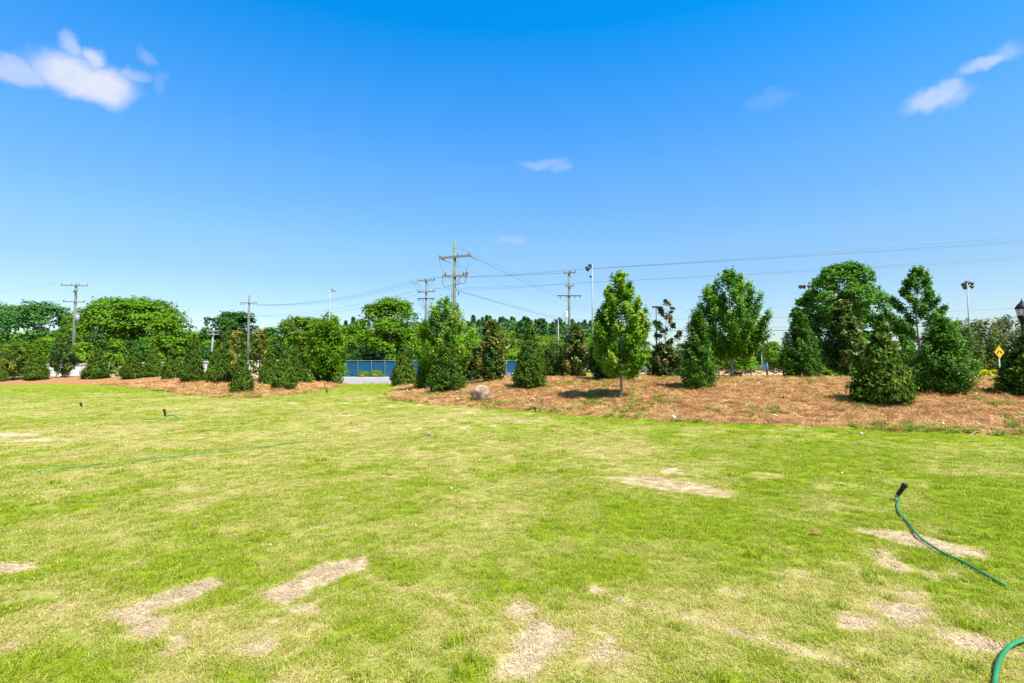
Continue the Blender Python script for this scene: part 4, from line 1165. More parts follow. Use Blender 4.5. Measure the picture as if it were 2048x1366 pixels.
wire('third wire passing the tallest pole to the wide armed pole', C1[3], D1[2], .25, .014)
wire('upper of the low pair passing the tallest pole to the wide armed pole', C2[1] + np.array([0, 0, .1]), D2[0], .1, .015)
wire('lower of the low pair passing the tallest pole to the wide armed pole', C2[1], D2[1], .25, .015)
wire('highest wire crossing the sky to the right edge', D1[0], ext(539, 472), .12, .0105)
wire('second highest wire crossing the sky to the right edge', D1[1], ext(545, 481), .12, .014)
wire('third highest wire crossing the sky to the right edge', D1[2], ext(552, 487), .12, .0105)
wire('fourth wire down to the right edge, over the large shade tree', D2[0], ext(569, 512), .12, .0105)
wire('fifth wire down to the right edge, over the large shade tree', D2[1], ext(575, 519), .12, .0105)
wire('thin wire behind the crooked holly at roof height to the right', D_.pt(640), at(2500, 590, 36), .5, .012)
wire('thick dark cable behind the crooked holly to the right edge', D_.pt(657), at(2500, 612, 36), .85, .03, 'wiredark')
wire('thin cable just above the thick dark cable to the right edge', D_.pt(653), at(2500, 604, 36), .8, .014, 'wiredark')
wire('dark cable behind slim arborvitae, upper', D_.pt(656), at(640, 712, 62), .5, .03, 'wiredark')
wire('dark cable behind slim arborvitae, lower', D_.pt(668), at(640, 720, 62), .5, .026, 'wiredark')
wire('topmost wire descending right from the head of the tallest pole', E_.pt(490, .1), F1[0] + np.array([0, 0, 1.2]), .5, .012)
wire('second wire descending right from the head of the tallest pole', E_.pt(496, .1), F1[1] + np.array([0, 0, .4]), .6, .010)
wire('wire descending right from the upper crossarm tip of the tallest pole', E1[2] + np.array([.6, .3, -.5]), F1[1], .5, .013)
wire('wire descending right from the far crossarm tip of the tallest pole', E1[0] + np.array([.7, .3, -.6]), F1[0], .5, .010)
wire('thick cable descending right from the middle of the tallest pole', E_.pt(581, .12), F_.pt(661), .3, .026)
wire('thin cable descending right from the middle of the tallest pole', E_.pt(579, .12), F_.pt(653), .4, .013)
gy = E_.pt(585); g2 = np.array([gy[0] - 4.6, gy[1] - 2.0, tz(gy[0] - 4.6, gy[1] - 2.0)])
wire('guy wire slanting left down from the tallest pole, upper', gy, g2, 0, .014)
wire('guy wire slanting left down from the tallest pole, lower', E_.pt(600), g2 + np.array([.5, 0, 0]), 0, .014)


# ------------------------------------------------------------------ light poles
GL = 'sports and street light poles'


def lightpole(label, px, top, d, r, heads, material='lightpole', name='light_pole'):
    b = base_at(px, d); H = at(px, top, d)[2] - b[2]
    t = thing(name, label, 'light pole', b, 0, GL)
    MB().tube([(0, 0, -.2), (0, 0, H * .5), (0, 0, H)], [r * 1.3, r, r * .7], 10).build('pole', M[material], t, smooth=True)
    for kind, dx, dy, dz, s in heads:
        m_ = MB(); c = np.array([dx, dy, H + dz])
        if kind == 'flood':
            m_.bar((0, 0, H + dz + .1), c + np.array([0, 0, .1]), .07, .07)
            m_.lathe([(.10 * s, -.32 * s), (.20 * s, -.2 * s), (.34 * s, .22 * s), (.36 * s, .26 * s), (.30 * s, .27 * s)], c, n=12, ax=(-.72 if dx <= 0 else .72, -.25, -.42))
        elif kind == 'cobra':
            m_.bar((0, 0, H + dz), c, .07, .07); sg = 1 if dx > 0 else -1
            m_.prism([(dx - sg * .35 * s, H + dz - .08 * s), (dx - sg * .3 * s, H + dz + .12 * s), (dx + sg * .35 * s, H + dz + .10 * s), (dx + sg * .55 * s, H + dz - .10 * s)], -.2 * s, .2 * s)
        elif kind == 'shoe':
            m_.bar((0, 0, H + dz), c, .06, .06); m_.box(c, (.62 * s, .36 * s, .2 * s)); m_.box(c - np.array([0, 0, .12 * s]), (.5 * s, .28 * s, .05 * s))
        elif kind == 'dish':
            m_.lathe([(.05, .32 * s), (.12 * s, .25 * s), (.3 * s, .12 * s), (.5 * s, -.05 * s), (.48 * s, -.08 * s), (.1 * s, -.06 * s)], c, n=14)
        o = m_.build('lamp_head', M['darkmetal' if material != 'white' else 'white'] if kind in ('flood', 'shoe') else M['lightpole'], t, smooth=False)
    return t


lightpole('tall thin pole with two flat lamp heads above the olive domed tree', 657, 581, 82, .15, [('cobra', .55, 0, -.05, 1.1), ('cobra', .35, .3, .22, .6)], 'lightpole')
lightpole('thin pale pole with a round shade lamp before the feathery tree', 813, 607, 72, .085, [('dish', 0, 0, .05, 1.1)], 'lightpole')
lightpole('tall floodlight pole with a bracketed twin head left of the forward maple', 1186, 529, 64, .10, [('flood', -.45, 0, -.45, 1.0), ('flood', -.15, .1, -.1, .8), ('flood', -.15, .1, -1.5, .5)], 'lightpole')
lightpole('small T shaped lamp pole before the distant pines', 1117, 640, 74, .09, [('shoe', -.42, 0, 0, .8), ('shoe', .42, 0, 0, .8)], 'lightpole')
lightpole('lamp pole with flat twin heads beside the leggy magnolia', 1314, 614, 60, .09, [('shoe', -.22, 0, .02, .75), ('shoe', .22, 0, .02, .75)], 'darkmetal')
lightpole('floodlight pole with two lamps on a crossbar left of the large shade tree', 1617, 567, 88, .11, [('flood', -.85, 0, -.5, 1.0), ('flood', -.25, 0, -.5, 1.0), ('flood', .5, 0, -.5, 1.0), ('flood', 1.0, 0, -.5, 1.0)], 'lightpole')
lightpole('slender pole with a cluster of sports floodlights against the sky on the right', 1942, 566, 84, .11, [('flood', -.42, 0, -.2, 1.1), ('flood', .2, .2, .1, 1.1), ('flood', .75, 0, -.05, .9), ('flood', .7, 0, -.6, .9), ('flood', -.1, .2, -.65, 1.0)], 'lightpole')
lightpole('grey post among the trees in the gap by the broad maple', 1524, 706, 118, .12, [('dish', 0, 0, .05, .5)], 'lightpole')

# street lamp at the right edge
b = base_at(2050, 20.0); q = lambda py: at(2040, py, 20.0)[2] - b[2]
t = thing('street_lamp', 'black ornamental street lamp with a clear urn lantern at the right edge', 'street lamp', b)
MB().lathe([(.22, -.1), (.22, .12), (.16, .2), (.14, .7), (.09, .8), (.065, 1.0), (0.0429, q(650) - .1), (0.0624, q(650))], n=16).build('post', M['blackpaint'], t, smooth=True)
MB().lathe([(0.0468, q(652)), (0.0702, q(649)), (0.0624, q(645)), (0.1014, q(641)), (0.1443, q(634)), (0.1326, q(631))], n=20).build('lantern_base', M['blackpaint'], t, smooth=True)
gl = MB().lathe([(0.1287, q(631.2)), (0.1560, q(626)), (0.1755, q(621)), (0.1778, q(617.2))], n=20).build('lantern_glass', M['lglass'], t, smooth=True)
rb = MB()
for k in range(8):
    a = k * math.pi / 4 + .2
    rb.tube([(math.cos(a) * rr, math.sin(a) * rr, q(yy)) for rr, yy in ((.1326, 631.2), (.160, 626), (.1794, 621), (.1817, 617))], .007, 5)
rb.build('rib', M['blackpaint'], gl)
rf = MB().lathe([(0.2044, q(618.2)), (0.2122, q(616.5)), (0.2044, q(614.2)), (0.1638, q(611.5)), (0.1170, q(607.5)), (0.0663, q(605.5)), (0.0585, q(604)), (0.0390, q(603))], n=20).build('lantern_roof', M['blackpaint'], t, smooth=True)
MB().lathe([(0.0234, q(603.2)), (0.0429, q(602.2)), (0.0234, q(601)), (0.0172, q(599.8)), (0.0094, q(597.5)), (0.0031, q(596))], n=12).build('finial', M['blackpaint'], rf, smooth=True)

# ------------------------------------------------------------------ warning sign
p = base_at(2000, 35.0); zc = at(2000, 704.5, 35.0)[2] - p[2]
t = thing('warning_sign', 'yellow diamond warning sign with two black arrows on a white post', 'road sign', p, math.radians(12))
MB().tube([(0, .03, -.2), (0, .03, zc + .45)], .04, 8).build('post', M['white'], t)
S = .46
pl = MB().prism([(0, zc - S), (S, zc), (0, zc + S), (-S, zc)], -.012, 0.0).build('sign_panel', M['signyellow'], t, bevel=.004)
bd = MB()
for (x0, z0), (x1, z1) in (((0, S * .93), (S * .93, 0)), ((S * .93, 0), (0, -S * .93)), ((0, -S * .93), (-S * .93, 0)), ((-S * .93, 0), (0, S * .93))):
    bd.bar((x0, -.014, zc + z0), (x1, -.014, zc + z1), .006, .018)
bd.build('sign_border', M['black'], pl)
for sg in (-1, 1):
    ar = MB()
    pts = [(.037, .13), (.058, .083), (.095, .03), (.14, -.017)]
    for (xa, za), (xb, zb) in zip(pts, pts[1:]):
        ar.bar((sg * xa, -.016, zc + za), (sg * xb, -.016, zc + zb), .007, .085)
    ar.prism([(sg * .23, zc - .10), (sg * .20, zc + .05), (sg * .065, zc - .085)][::sg], -.0205, -.0125)
    ar.build('arrow', M['black'], pl)

# ------------------------------------------------------------------ walls and fences
W0 = base_at(60, 57); W1 = base_at(570, 47.5)
t = thing('garden_wall', 'low whitewashed wall with a pale cap behind the left arborvitae', 'wall', W0)
n = 12
wb, cp = MB(), MB()
for i in range(n):
    a = (W1 - W0) * i / n; c = (W1 - W0) * (i + 1) / n
    za = at(60 + 510 * i / n, 731 - 9.5 * i / n, W0[1] + a[1])[2] - W0[2]; zb = at(60 + 510 * (i + 1) / n, 731 - 9.5 * (i + 1) / n, W0[1] + c[1])[2] - W0[2]
    zt = (za + zb) / 2
    mid = (a + c) / 2; ang = math.atan2(c[1] - a[1], c[0] - a[0]); ln = np.hypot(c[0] - a[0], c[1] - a[1])
    wb.box((mid[0], mid[1], zt / 2 - .4), (ln - .006, .3, zt + .8), ang)
    cp.box((mid[0], mid[1], zt + .0555), (ln - .012, .46, .11), ang)
wb.build('wall_body', M['wallpaint'], t); cp.build('wall_cap', M['cap'], t)

P0 = base_at(689, 62.0); P1 = base_at(1040, 62.0); PA = base_at(612, 92.0)
t = thing('windscreen_fence', 'chain link fence covered in deep blue windscreen beyond the road', 'fence', P0)
hz = at(700, 721.2, 62.0)[2] - P0[2]
sc_ = MB(); rl_ = MB()
for (a, b_) in ((P0, P1), (PA, P0)):
    a0 = a - P0; b0 = b_ - P0; L_ = np.linalg.norm(b0[:2] - a0[:2]); npan = max(2, int(L_ / 1.55))
    for i in range(npan):
        u = a0 + (b0 - a0) * i / npan; v = a0 + (b0 - a0) * (i + 1) / npan
        dd_ = nrm((v - u)[None])[0] * .03
        m2 = (u + v) / 2 + np.array([0, 0, hz / 2]); an = math.atan2(v[1] - u[1], v[0] - u[0])
        # sagging sheet of several strips
        for k in range(4):
            zz0 = .06 + (hz - .16) * k / 4; zz1 = .06 + (hz - .16) * (k + 1) / 4; bow = (.0, .03, .045, .03, .0)
            i0 = len(sc_.v); nx_, ny_ = math.sin(an), -math.cos(an)
            for q_, zv, bw in ((u + dd_, zz0, bow[k]), (v - dd_, zz0, bow[k]), (v - dd_, zz1, bow[k + 1]), (u + dd_, zz1, bow[k + 1])):
                sc_.v.append((q_[0] + nx_ * bw * -1, q_[1] + ny_ * bw * -1, q_[2] + zv))
            sc_.f.append((i0, i0 + 1, i0 + 2, i0 + 3))
        if i % 1 == 0:
            MB().tube([u + np.array([0, -.05, -.2]), u + np.array([0, -.05, hz + .06])], .035, 7).build('post', M['galv'], t)
    rl_.bar(a0 + np.array([0, -.05, hz]), b0 + np.array([0, -.05, hz]), .05, .05); rl_.bar(a0 + np.array([0, -.05, .05]), b0 + np.array([0, -.05, .05]), .04, .04)
so = sc_.build('windscreen', M['screen'], t); sd = so.modifiers.new('solid', 'SOLIDIFY'); sd.thickness = .012
rl_.build('rail', M['galv'], t)


def chainlink(label, px0, px1, d0, d1, top, step=2.4, cell=.16, wr=.012, material='galv'):
    a = base_at(px0, d0); b_ = base_at(px1, d1); t = thing('chain_link_fence', label, 'fence', a)
    H = at((px0 + px1) / 2, top, (d0 + d1) / 2)[2] - (a[2] + b_[2]) / 2; v = b_ - a; L_ = np.linalg.norm(v); n = max(1, int(L_ / step))
    for i in range(n + 1):
        MB().tube([v * i / n + UP * -.2, v * i / n + UP * (H + .05)], .035, 7).build('post', M[material], t)
    r_ = MB(); r_.bar(UP * H, v + UP * H, .045, .045); r_.bar(UP * .08, v + UP * .08, .03, .03); r_.build('rail', M[material], t)
    f = MB(); dx = v / L_; k = -H
    while k < L_:
        for sg in (0, 1):
            s0, s1 = (k, k + H) if sg == 0 else (k + H, k)
            z0_, z1_ = 0.0, H
            e0, e1 = s0, s1
            if min(e0, e1) < 0 or max(e0, e1) > L_: continue
            f.bar(dx * e0 + UP * (z0_ + .02), dx * e1 + UP * (z1_ - .02) , wr, wr)
        k += cell
    f.build('mesh_fabric', M[material], t)
    return t


chainlink('pale chain link fence behind the forward maple trunk', 1172, 1292, 54, 54, 734, cell=.14)
chainlink('long grey chain link fence at the back of the ball field', 1400, 1780, 124, 124, 730.5, step=4.5, cell=.35, wr=.03)

RP0 = base_at(1276, 60.0); RP1 = base_at(1760, 60.0)
t = thing('rail_fence', 'brown wooden rail fence with crossed braces along the ball field', 'fence', RP0)
L_ = RP1[0] - RP0[0]; n = int(L_ / 1.82); top_ = at(1500, 740, 60.0)[2] - RP0[2]
tr_ = MB().bar((0, -.08, top_), (L_, -.08, top_), .07, .12); tr_.bar((0, -.08, .12), (L_, -.08, .12), .05, .09)
tr_.build('rail', M['fencewood'], t)
br_ = MB()
for i in range(n + 1):
    x = L_ * i / n
    MB().box((x, 0, top_ / 2 + .02), (.13, .13, top_ + .24)).build('post', M['fencewood'], t)
    if i < n:
        x1 = L_ * (i + 1) / n
        br_.bar((x + .06, -.03, .14), (x1 - .06, -.03, top_ - .04), .03, .075); br_.bar((x + .06, .03, top_ - .04), (x1 - .06, .03, .14), .03, .075)
br_.build('cross_brace', M['fencewood'], t)

# ball field odds and ends
b = base_at(1534, 76); hb = at(1534, 725.5, 76)[2] - b[2]
t = thing('padded_post', 'bright blue post standing in the gap beyond the rail fence', 'post', b)
MB().tube([(0, 0, -.1), (0, 0, hb)], .10, 10).build('pole', M['bluepaint'], t, smooth=True)
MB().lathe([(.15, 0), (.16, .05), (.16, hb * .55), (.14, hb * .58)], n=12).build('pad', M['bluepaint'], t, smooth=True)
for px, tp, w, lb in ((1637, 736.5, .30, 'blue barrel behind the rail fence under the large shade tree, left one'), (1670, 734.5, .30, 'taller blue barrel behind the rail fence beside the bronze magnolia')):
    b = base_at(px, 64); hb = at(px, tp, 64)[2] - b[2]
    t = thing('barrel', lb, 'barrel', b, 0, 'blue barrels by the rail fence')
    MB().lathe([(w, 0), (w * 1.03, hb * .3), (w * .98, hb * .35), (w * 1.04, hb * .65), (w * .98, hb * .7), (w, hb * .94)], n=16).build('body', M['bluepaint'], t, smooth=True)
    MB().lathe([(w * 1.06, hb * .94), (w * 1.06, hb * .98), (w * .6, hb)], n=16).build('lid', M['bluepaint'], t, smooth=True)


def car(label, px, d, rz, paint):
    b = base_at(px, d); t = thing('parked_car', label, 'car', b, rz, 'cars beyond the mulch banks')
    w = .88
    body = [(-2.2, .35), (-2.25, .62), (-2.15, .88), (-1.6, .95), (.75, .93), (1.6, .86), (2.1, .74), (2.25, .55), (2.2, .32)]
    MB().prism(body[::-1], -w, w).build('body', paint, t, bevel=.07)
    MB().prism([(-1.55, .94), (-1.05, 1.42), (.05, 1.45), (.95, .93)][::-1], -.74, .74).build('roof', paint, t, bevel=.06)
    for sg in (-1, 1):
        MB().prism([(-1.25, .97), (-.98, 1.33), (-.35, 1.35), (-.35, .97)], min(sg * .735, sg * .752), max(sg * .735, sg * .752)).build('side_window', M['carglass'], t)
        MB().prism([(-.28, .97), (-.28, 1.35), (.02, 1.35), (.62, .97)], min(sg * .735, sg * .752), max(sg * .735, sg * .752)).build('side_window', M['carglass'], t)
        MB().box((2.13, sg * .62, .68), (.12, .34, .12)).build('headlight', M['white'], t, bevel=.02)
        MB().box((-2.2, sg * .66, .76), (.08, .26, .14)).build('tail_light', M['redlight'], t, bevel=.02)
        for x in (-1.38, 1.38):
            wh = MB().lathe([(.18, -.11), (.30, -.11), (.32, -.07), (.32, .07), (.30, .11), (.18, .11)], (x, sg * .80, .32), n=20, ax=(0, 1, 0)).build('wheel', M['tyre'], t, smooth=False)
            MB().lathe([(.02, -.12), (.17, -.115), (.19, .115), (.02, .12)], (x, sg * .805, .32), n=14, ax=(0, 1, 0)).build('rim', M['galv'], wh)
    ws = MB(); ws.bar((.24, 0, 1.355), (.87, 0, .995), 1.26, .02); ws.build('windshield', M['carglass'], t)
    rw = MB(); rw.bar((-1.16, 0, 1.345), (-1.50, 0, 1.005), 1.26, .02); rw.build('rear_window', M['carglass'], t)
    return t


car('blue car whose bonnet shows between the rusty magnolia and the slim arborvitae', 984, 53.0, 0.0, M['carblue'])
car('white car behind the golden yellow shrub', 1990, 46.0, .05, M['carwhite'])
car('dark car just right of the wide holly', 1928, 47.0, math.pi, M['cardark'])

# ------------------------------------------------------------------ lawn things
GS = 'spike sprinklers on the lawn'


def sprinkler(label, px, py, toppx, toppy, lean_y=0.0, size=1.0):
    b = flat(px, py); b[2] = float(ground_z(np.array([b[0]]), np.array([b[1]]))[0])
    tp = at(toppx, toppy, b[1] + lean_y); v = tp - b; H = np.linalg.norm(v); ax = v / H
    t = thing('lawn_sprinkler', label, 'sprinkler', b, 0, GS)
    MB().tube([ax * -.05, ax * H * .28], [.003, .006], 6).build('spike', M['galv'], t)
    side = np.cross(ax, [0, 1, 0]); side /= np.linalg.norm(side)
    j = MB().lathe([(.012, 0), (.018, .01), (.018, .03), (.012, .04)], ax * H * .25, n=10, ax=ax)
    j.tube([ax * H * .27, ax * H * .26 + side * .03 - UP * .004], .009, 7)
    j.build('hose_joint', M['galv'], t, smooth=True)
    r = .024 * size
    l0, l1 = H * .38, H
    pr = [(r * .55, l0 - .012), (r * .9, l0), (r * .95, l0 + (l1 - l0) * .1), (r, l0 + (l1 - l0) * .7), (r * 1.02, l0 + (l1 - l0) * .74)]
    MB().lathe(pr, n=16, ax=ax).build('body', M['black'], t, smooth=True)
    cap = [(r * 1.18, l0 + (l1 - l0) * .74), (r * 1.28, l0 + (l1 - l0) * .78), (r * 1.28, l0 + (l1 - l0) * .95), (r * 1.1, l1), (r * .5, l1 + .002)]
    MB().lathe(cap, n=16, ax=ax).build('cap', M['black'], t, smooth=False)
    return t, b, ax, H


s1, sb, sax, sH = sprinkler('black spike sprinkler tilted right, nearest the camera', 1787, 1002, 1811, 968, -.10)
s2, s2b, s2a, s2H = sprinkler('black spike sprinkler with a green hose arching beside it', 332, 839, 328, 818, 0, 1.25)
sprinkler('farthest left black spike sprinkler on the pale lawn', 164, 817, 161, 805.5, 0, 1.3)
sprinkler('black spike sprinkler upright on the grass by the left mulch tip', 654, 790, 653.5, 779, 0, 1.5)
sprinkler('black spike sprinkler tilted left at the edge of the right mulch bank', 1073, 825, 1068, 814.5, 0, 1.2)


def catmull(P_, k=10):
    P_ = [np.array(p, float) for p in P_]; P_ = [2 * P_[0] - P_[1]] + P_ + [2 * P_[-1] - P_[-2]]; out = []
    for i in range(1, len(P_) - 2):
        for s in range(k):
            t = s / k; a, b_, c, d = P_[i - 1], P_[i], P_[i + 1], P_[i + 2]
            out.append(.5 * (2 * b_ + (c - a) * t + (2 * a - 5 * b_ + 4 * c - d) * t * t + (3 * b_ - a - 3 * c + d) * t ** 3))
    out.append(P_[-2]); return out


def hose(label, pts, r, extra=None):
    P_ = []
    for px, py, h in pts:
        g_ = flat(px, py)
        if h > .05:
            g_ = at(px, py, flat(px, py + 0)[1] * (1 - h / 1.5))
        g_[2] = float(ground_z(np.array([g_[0]]), np.array([g_[1]]))[0]) + h
        P_.append(g_)
    if extra is not None: P_ = extra + P_
    o = MB().tube(catmull(P_), r, 10).build('garden_hose', M['hose'], smooth=True)
    return tag(o, label, 'hose', 'green garden hoses on the lawn')


jt = sb + sax * sH * .26 + np.array([.02, -.01, -.005])
hose('green hose running from the near sprinkler down to the right', [(1799, 1006, .04), (1794, 1016, .018), (1800, 1033, .018), (1818, 1052, .02), (1835, 1074, .022), (1856, 1090, .018), (1890, 1112, .022), (1930, 1131, .022), (1970, 1154, .018), (2005, 1172, .012), (2030, 1182, -.01)], .0095, [jt])
hose('thick green hose curving up in the bottom right corner', [(1985, 1420, .02), (1992, 1375, .02), (2000, 1345, .03), (2020, 1318, .035), (2050, 1300, .03), (2085, 1283, .02), (2130, 1265, -.01)], .0105)
hose('green hose lying half buried across the left lawn', [(-30, 956, .012), (0, 953, .004), (40, 950, .004), (75, 946, .022), (120, 941, .026), (160, 936, .022), (195, 932, .022), (235, 927, .002), (300, 920, .022), (330, 916.5, .022), (370, 912.5, .018), (392, 910, .02), (425, 907, .005), (445, 904.5, .020), (470, 902, .0), (505, 897.5, .004), (527, 895, .02), (550, 892, .004), (570, 889.5, .022), (583, 888, .022), (610, 884, -.01)], .0085)
j2 = s2b + s2a * s2H * .26
dd2 = s2b[1]
hose('green hose arching over beside the left sprinkler', [], .013, [j2, j2 + np.array([.12, 0, .045]), j2 + np.array([.26, .01, .03]), j2 + np.array([.40, 0, -.05]), np.array([s2b[0] + .34, dd2 - .08, s2b[2] + .02]), np.array([s2b[0] + .1, dd2 - .14, s2b[2] + .02]), np.array([s2b[0] - .15, dd2 - .05, s2b[2] + .025]), np.array([s2b[0] - .5, dd2 - .12, s2b[2] + .02]), np.array([s2b[0] - .85, dd2 - .3, s2b[2] - .005])])

# boulder
p = hit(966, 801)
me = bpy.data.meshes.new('boulder'); import bmesh
bm = bmesh.new(); bmesh.ops.create_icosphere(bm, subdivisions=5, radius=1)
wd = 41 * p[1] / 1024; hg = 33 * p[1] / 1024
from mathutils import noise as mn
for v in bm.verts:
    c = v.co.copy(); k = 1 + .22 * mn.noise(c * 1.1 + Vector((3.1, .4, 2.2))) + .10 * mn.noise(c * 2.6) + .04 * mn.noise(c * 7) + .02 * mn.noise(c * 16)
    k -= .22 * max(0, c.x * .8 + c.z * .7 - .55)
    k += .10 * max(0, -c.x * .5 + c.z * .8 - .4)
    v.co = Vector((c.x * k * wd * .5, c.y * k * wd * .42, (c.z * k * .62 + .34) * hg))
bm.to_mesh(me); bm.free()
me.polygons.foreach_set('use_smooth', np.ones(len(me.polygons), dtype=bool)); me.materials.append(M['rock'])
o = link('boulder', me, None, p); o.rotation_euler = (0, 0, .3)
tag(o, 'brown lumpy boulder resting on the mulch slope', 'boulder')

# dry leaf and small bits
p = flat(1635, 1077); zg = float(ground_z(np.array([p[0]]), np.array([p[1]]))[0])
V = []; F_l = []
for i in range(9):
    s = i / 8; w = .026 * math.sin(math.pi * (s * .92 + .04)) ** .8
    for j in (-1, 0, 1):
        V.append((-.055 + .11 * s, j * w, .022 + .02 * math.sin(s * 5) * .6 + abs(j) * .012))
for i in range(8):
    for j in range(2):
        a = i * 3 + j; F_l.append((a, a + 3, a + 4, a + 1))
me = bpy.data.meshes.new('dry_leaf'); me.from_pydata(V, [], F_l); me.materials.append(M['dryleaf'])
o = link('dry_leaf', me, None, (p[0], p[1], zg + .012)); o.modifiers.new('solid', 'SOLIDIFY').thickness = .0015; o.rotation_euler = (.25, 0, -.15)
tag(o, 'single curled brown leaf lying on the green lawn', 'leaf')
for px, py, s, mt, nm, lb in ((1684, 947, .014, 'litter', 'pebble', 'white pebble on the right lawn'), (903, 982, .012, 'litter', 'pebble', 'white pebble on the lawn at the middle of the photo'), (858, 872, .05, 'rock', 'stone', 'brown stone on the far lawn below the boulder'),
                              (154, 852, .02, 'litter', 'pebble', 'white pebble on the far left lawn'), (1723, 871, .03, 'litter', 'pebble', 'white pebble at the edge of the right mulch')):
    p = flat(px, py); bm = bmesh.new(); bmesh.ops.create_icosphere(bm, subdivisions=3, radius=s)
    for v in bm.verts:
        v.co *= 1 + .35 * mn.noise(v.co / s * 1.3 + Vector((px * .1, 0, 0))); v.co.z *= .7
    me = bpy.data.meshes.new(nm); bm.to_mesh(me); bm.free(); me.materials.append(M[mt])
    o = link(nm, me, None, (p[0], p[1], float(ground_z(np.array([p[0]]), np.array([p[1]]))[0]) + s * .5 + .022)); tag(o, lb, nm, 'small stones on the lawn')


def weed(label, px, py, h, n, spread, seed, name='weed_clump', wid=.010, mat='weed'):
    p = hit(px, py); rg = np.random.default_rng(seed); Vs = []
    for i in range(n):
        az = rg.random() * 6.28; d = np.array([math.cos(az), math.sin(az), 0]); sd = np.array([-math.sin(az), math.cos(az), 0])
        hh = h * (.55 + .5 * rg.random()); ln = hh * (.2 + .8 * rg.random()) * spread; b0 = d * .03 * rg.random() + np.array([0, 0, -.03])
        pt_ = [b0 + UP * hh * f * (1 - .25 * f) + d * ln * f * f for f in (0, .33, .66, 1)]; ww = [wid, wid * .9, wid * .6, wid * .08]
        for k in range(3):
            Vs += [pt_[k] - sd * ww[k], pt_[k] + sd * ww[k], pt_[k + 1] + sd * ww[k + 1], pt_[k + 1] - sd * ww[k + 1]]
    Vs = np.array(Vs); o = link(name, quadmesh(name, Vs, M[mat], {'tint': np.repeat(np.clip(rg.normal(.5, .2, n), 0, 1), 3)}), None, p)
    return tag(o, label, 'weed', 'grassy weeds on the lawn and mulch')


weed('tall two bladed grass sprig standing alone on the near lawn', 797, 1104, .19, 3, .25, 1, 'grass_sprig', .004)
weed('large grassy weed at the lower right edge of the mulch', 1947, 868, .30, 60, .9, 2)
weed('grassy weed left of the large one near the right edge of the mulch', 1895, 868, .16, 30, 1.1, 3)
weed('leafy weed in the mulch between the holly and the largest arborvitae', 1564, 797, .17, 46, 1.0, 4)
weed('weed tuft on the mulch below the crooked holly', 1417, 820, .20, 50, 1.2, 5)
weed('weed tuft under the largest arborvitae', 1778, 812, .18, 24, .9, 6)
weed('weed at the foot of the forward maple', 1243, 800, .16, 30, .9, 7)
weed('weed on the lawn edge below the squat magnolia', 1338, 838, .20, 40, 1.1, 8)
weed('weed tuft on the mulch right of the forward maple', 1292, 778, .20, 34, 1.0, 9)
weed('weed tuft at the left foot of the boulder', 945, 797, .22, 50, 1.2, 10)
weed('weed tuft on the mulch left of the slim arborvitae', 1030, 776, .2, 40, 1.3, 11)
weed('far right weed on the mulch cut by the edge', 2030, 855, .26, 34, .9, 12)

# ------------------------------------------------------------------ camera, sun, sky
cd = bpy.data.cameras.new('camera'); cam = bpy.data.objects.new('camera', cd); COL.objects.link(cam)
cd.lens = 18.0; cd.sensor_width = 36.0; cd.clip_end = 5000; cd.clip_start = .05
cam.location = CAM; cam.rotation_euler = (math.pi / 2 + PITCH, 0, 0); scene.camera = cam

EL = math.radians(58); AZ = math.radians(140)          # compass azimuth from +Y towards +X
sd = Vector((math.sin(AZ) * math.cos(EL), math.cos(AZ) * math.cos(EL), math.sin(EL)))
ld = bpy.data.lights.new('sun', 'SUN'); ld.energy = 4.6; ld.angle = math.radians(.53); ld.color = (1.0, .955, .88)
lo = bpy.data.objects.new('sun', ld); COL.objects.link(lo); lo.rotation_euler = sd.to_track_quat('Z', 'Y').to_euler()

w = bpy.data.worlds.new('World'); scene.world = w; w.use_nodes = True
nt = w.node_tree; nt.nodes.clear(); L = nt.links.new
out = nt.nodes.new('ShaderNodeOutputWorld'); bg = nt.nodes.new('ShaderNodeBackground'); bg.inputs['Strength'].default_value = .15
sky = nt.nodes.new('ShaderNodeTexSky'); sky.sky_type = 'NISHITA'; sky.sun_disc = False; sky.sun_elevation = EL; sky.sun_rotation = AZ
sky.air_density = 1.0; sky.dust_density = .6; sky.ozone_density = 1.5
tc = nt.nodes.new('ShaderNodeTexCoord'); sx = nt.nodes.new('ShaderNodeSeparateXYZ'); L(tc.outputs['Generated'], sx.inputs[0])
SKYG = [(0.0, (.44, .47, .50)), (.08, (.47, .505, .53)), (.17, (.42, .52, .58)), (.225, (.42, .575, .65)), (.36, (.30, .62, .84)), (.47, (.14, .615, .95)), (.565, (.006, .60, 1.0)), (.60, (.008, .60, 1.0)), (.72, (.48, .60, .66)), (1.0, (.66, .64, .62))]  # top stops, above the view, are greyed to make the fill light less blue
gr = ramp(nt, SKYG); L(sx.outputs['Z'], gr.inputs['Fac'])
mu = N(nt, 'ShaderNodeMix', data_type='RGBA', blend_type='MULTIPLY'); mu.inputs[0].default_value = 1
L(sky.outputs[0], mu.inputs[6]); L(gr.outputs[0], mu.inputs[7])
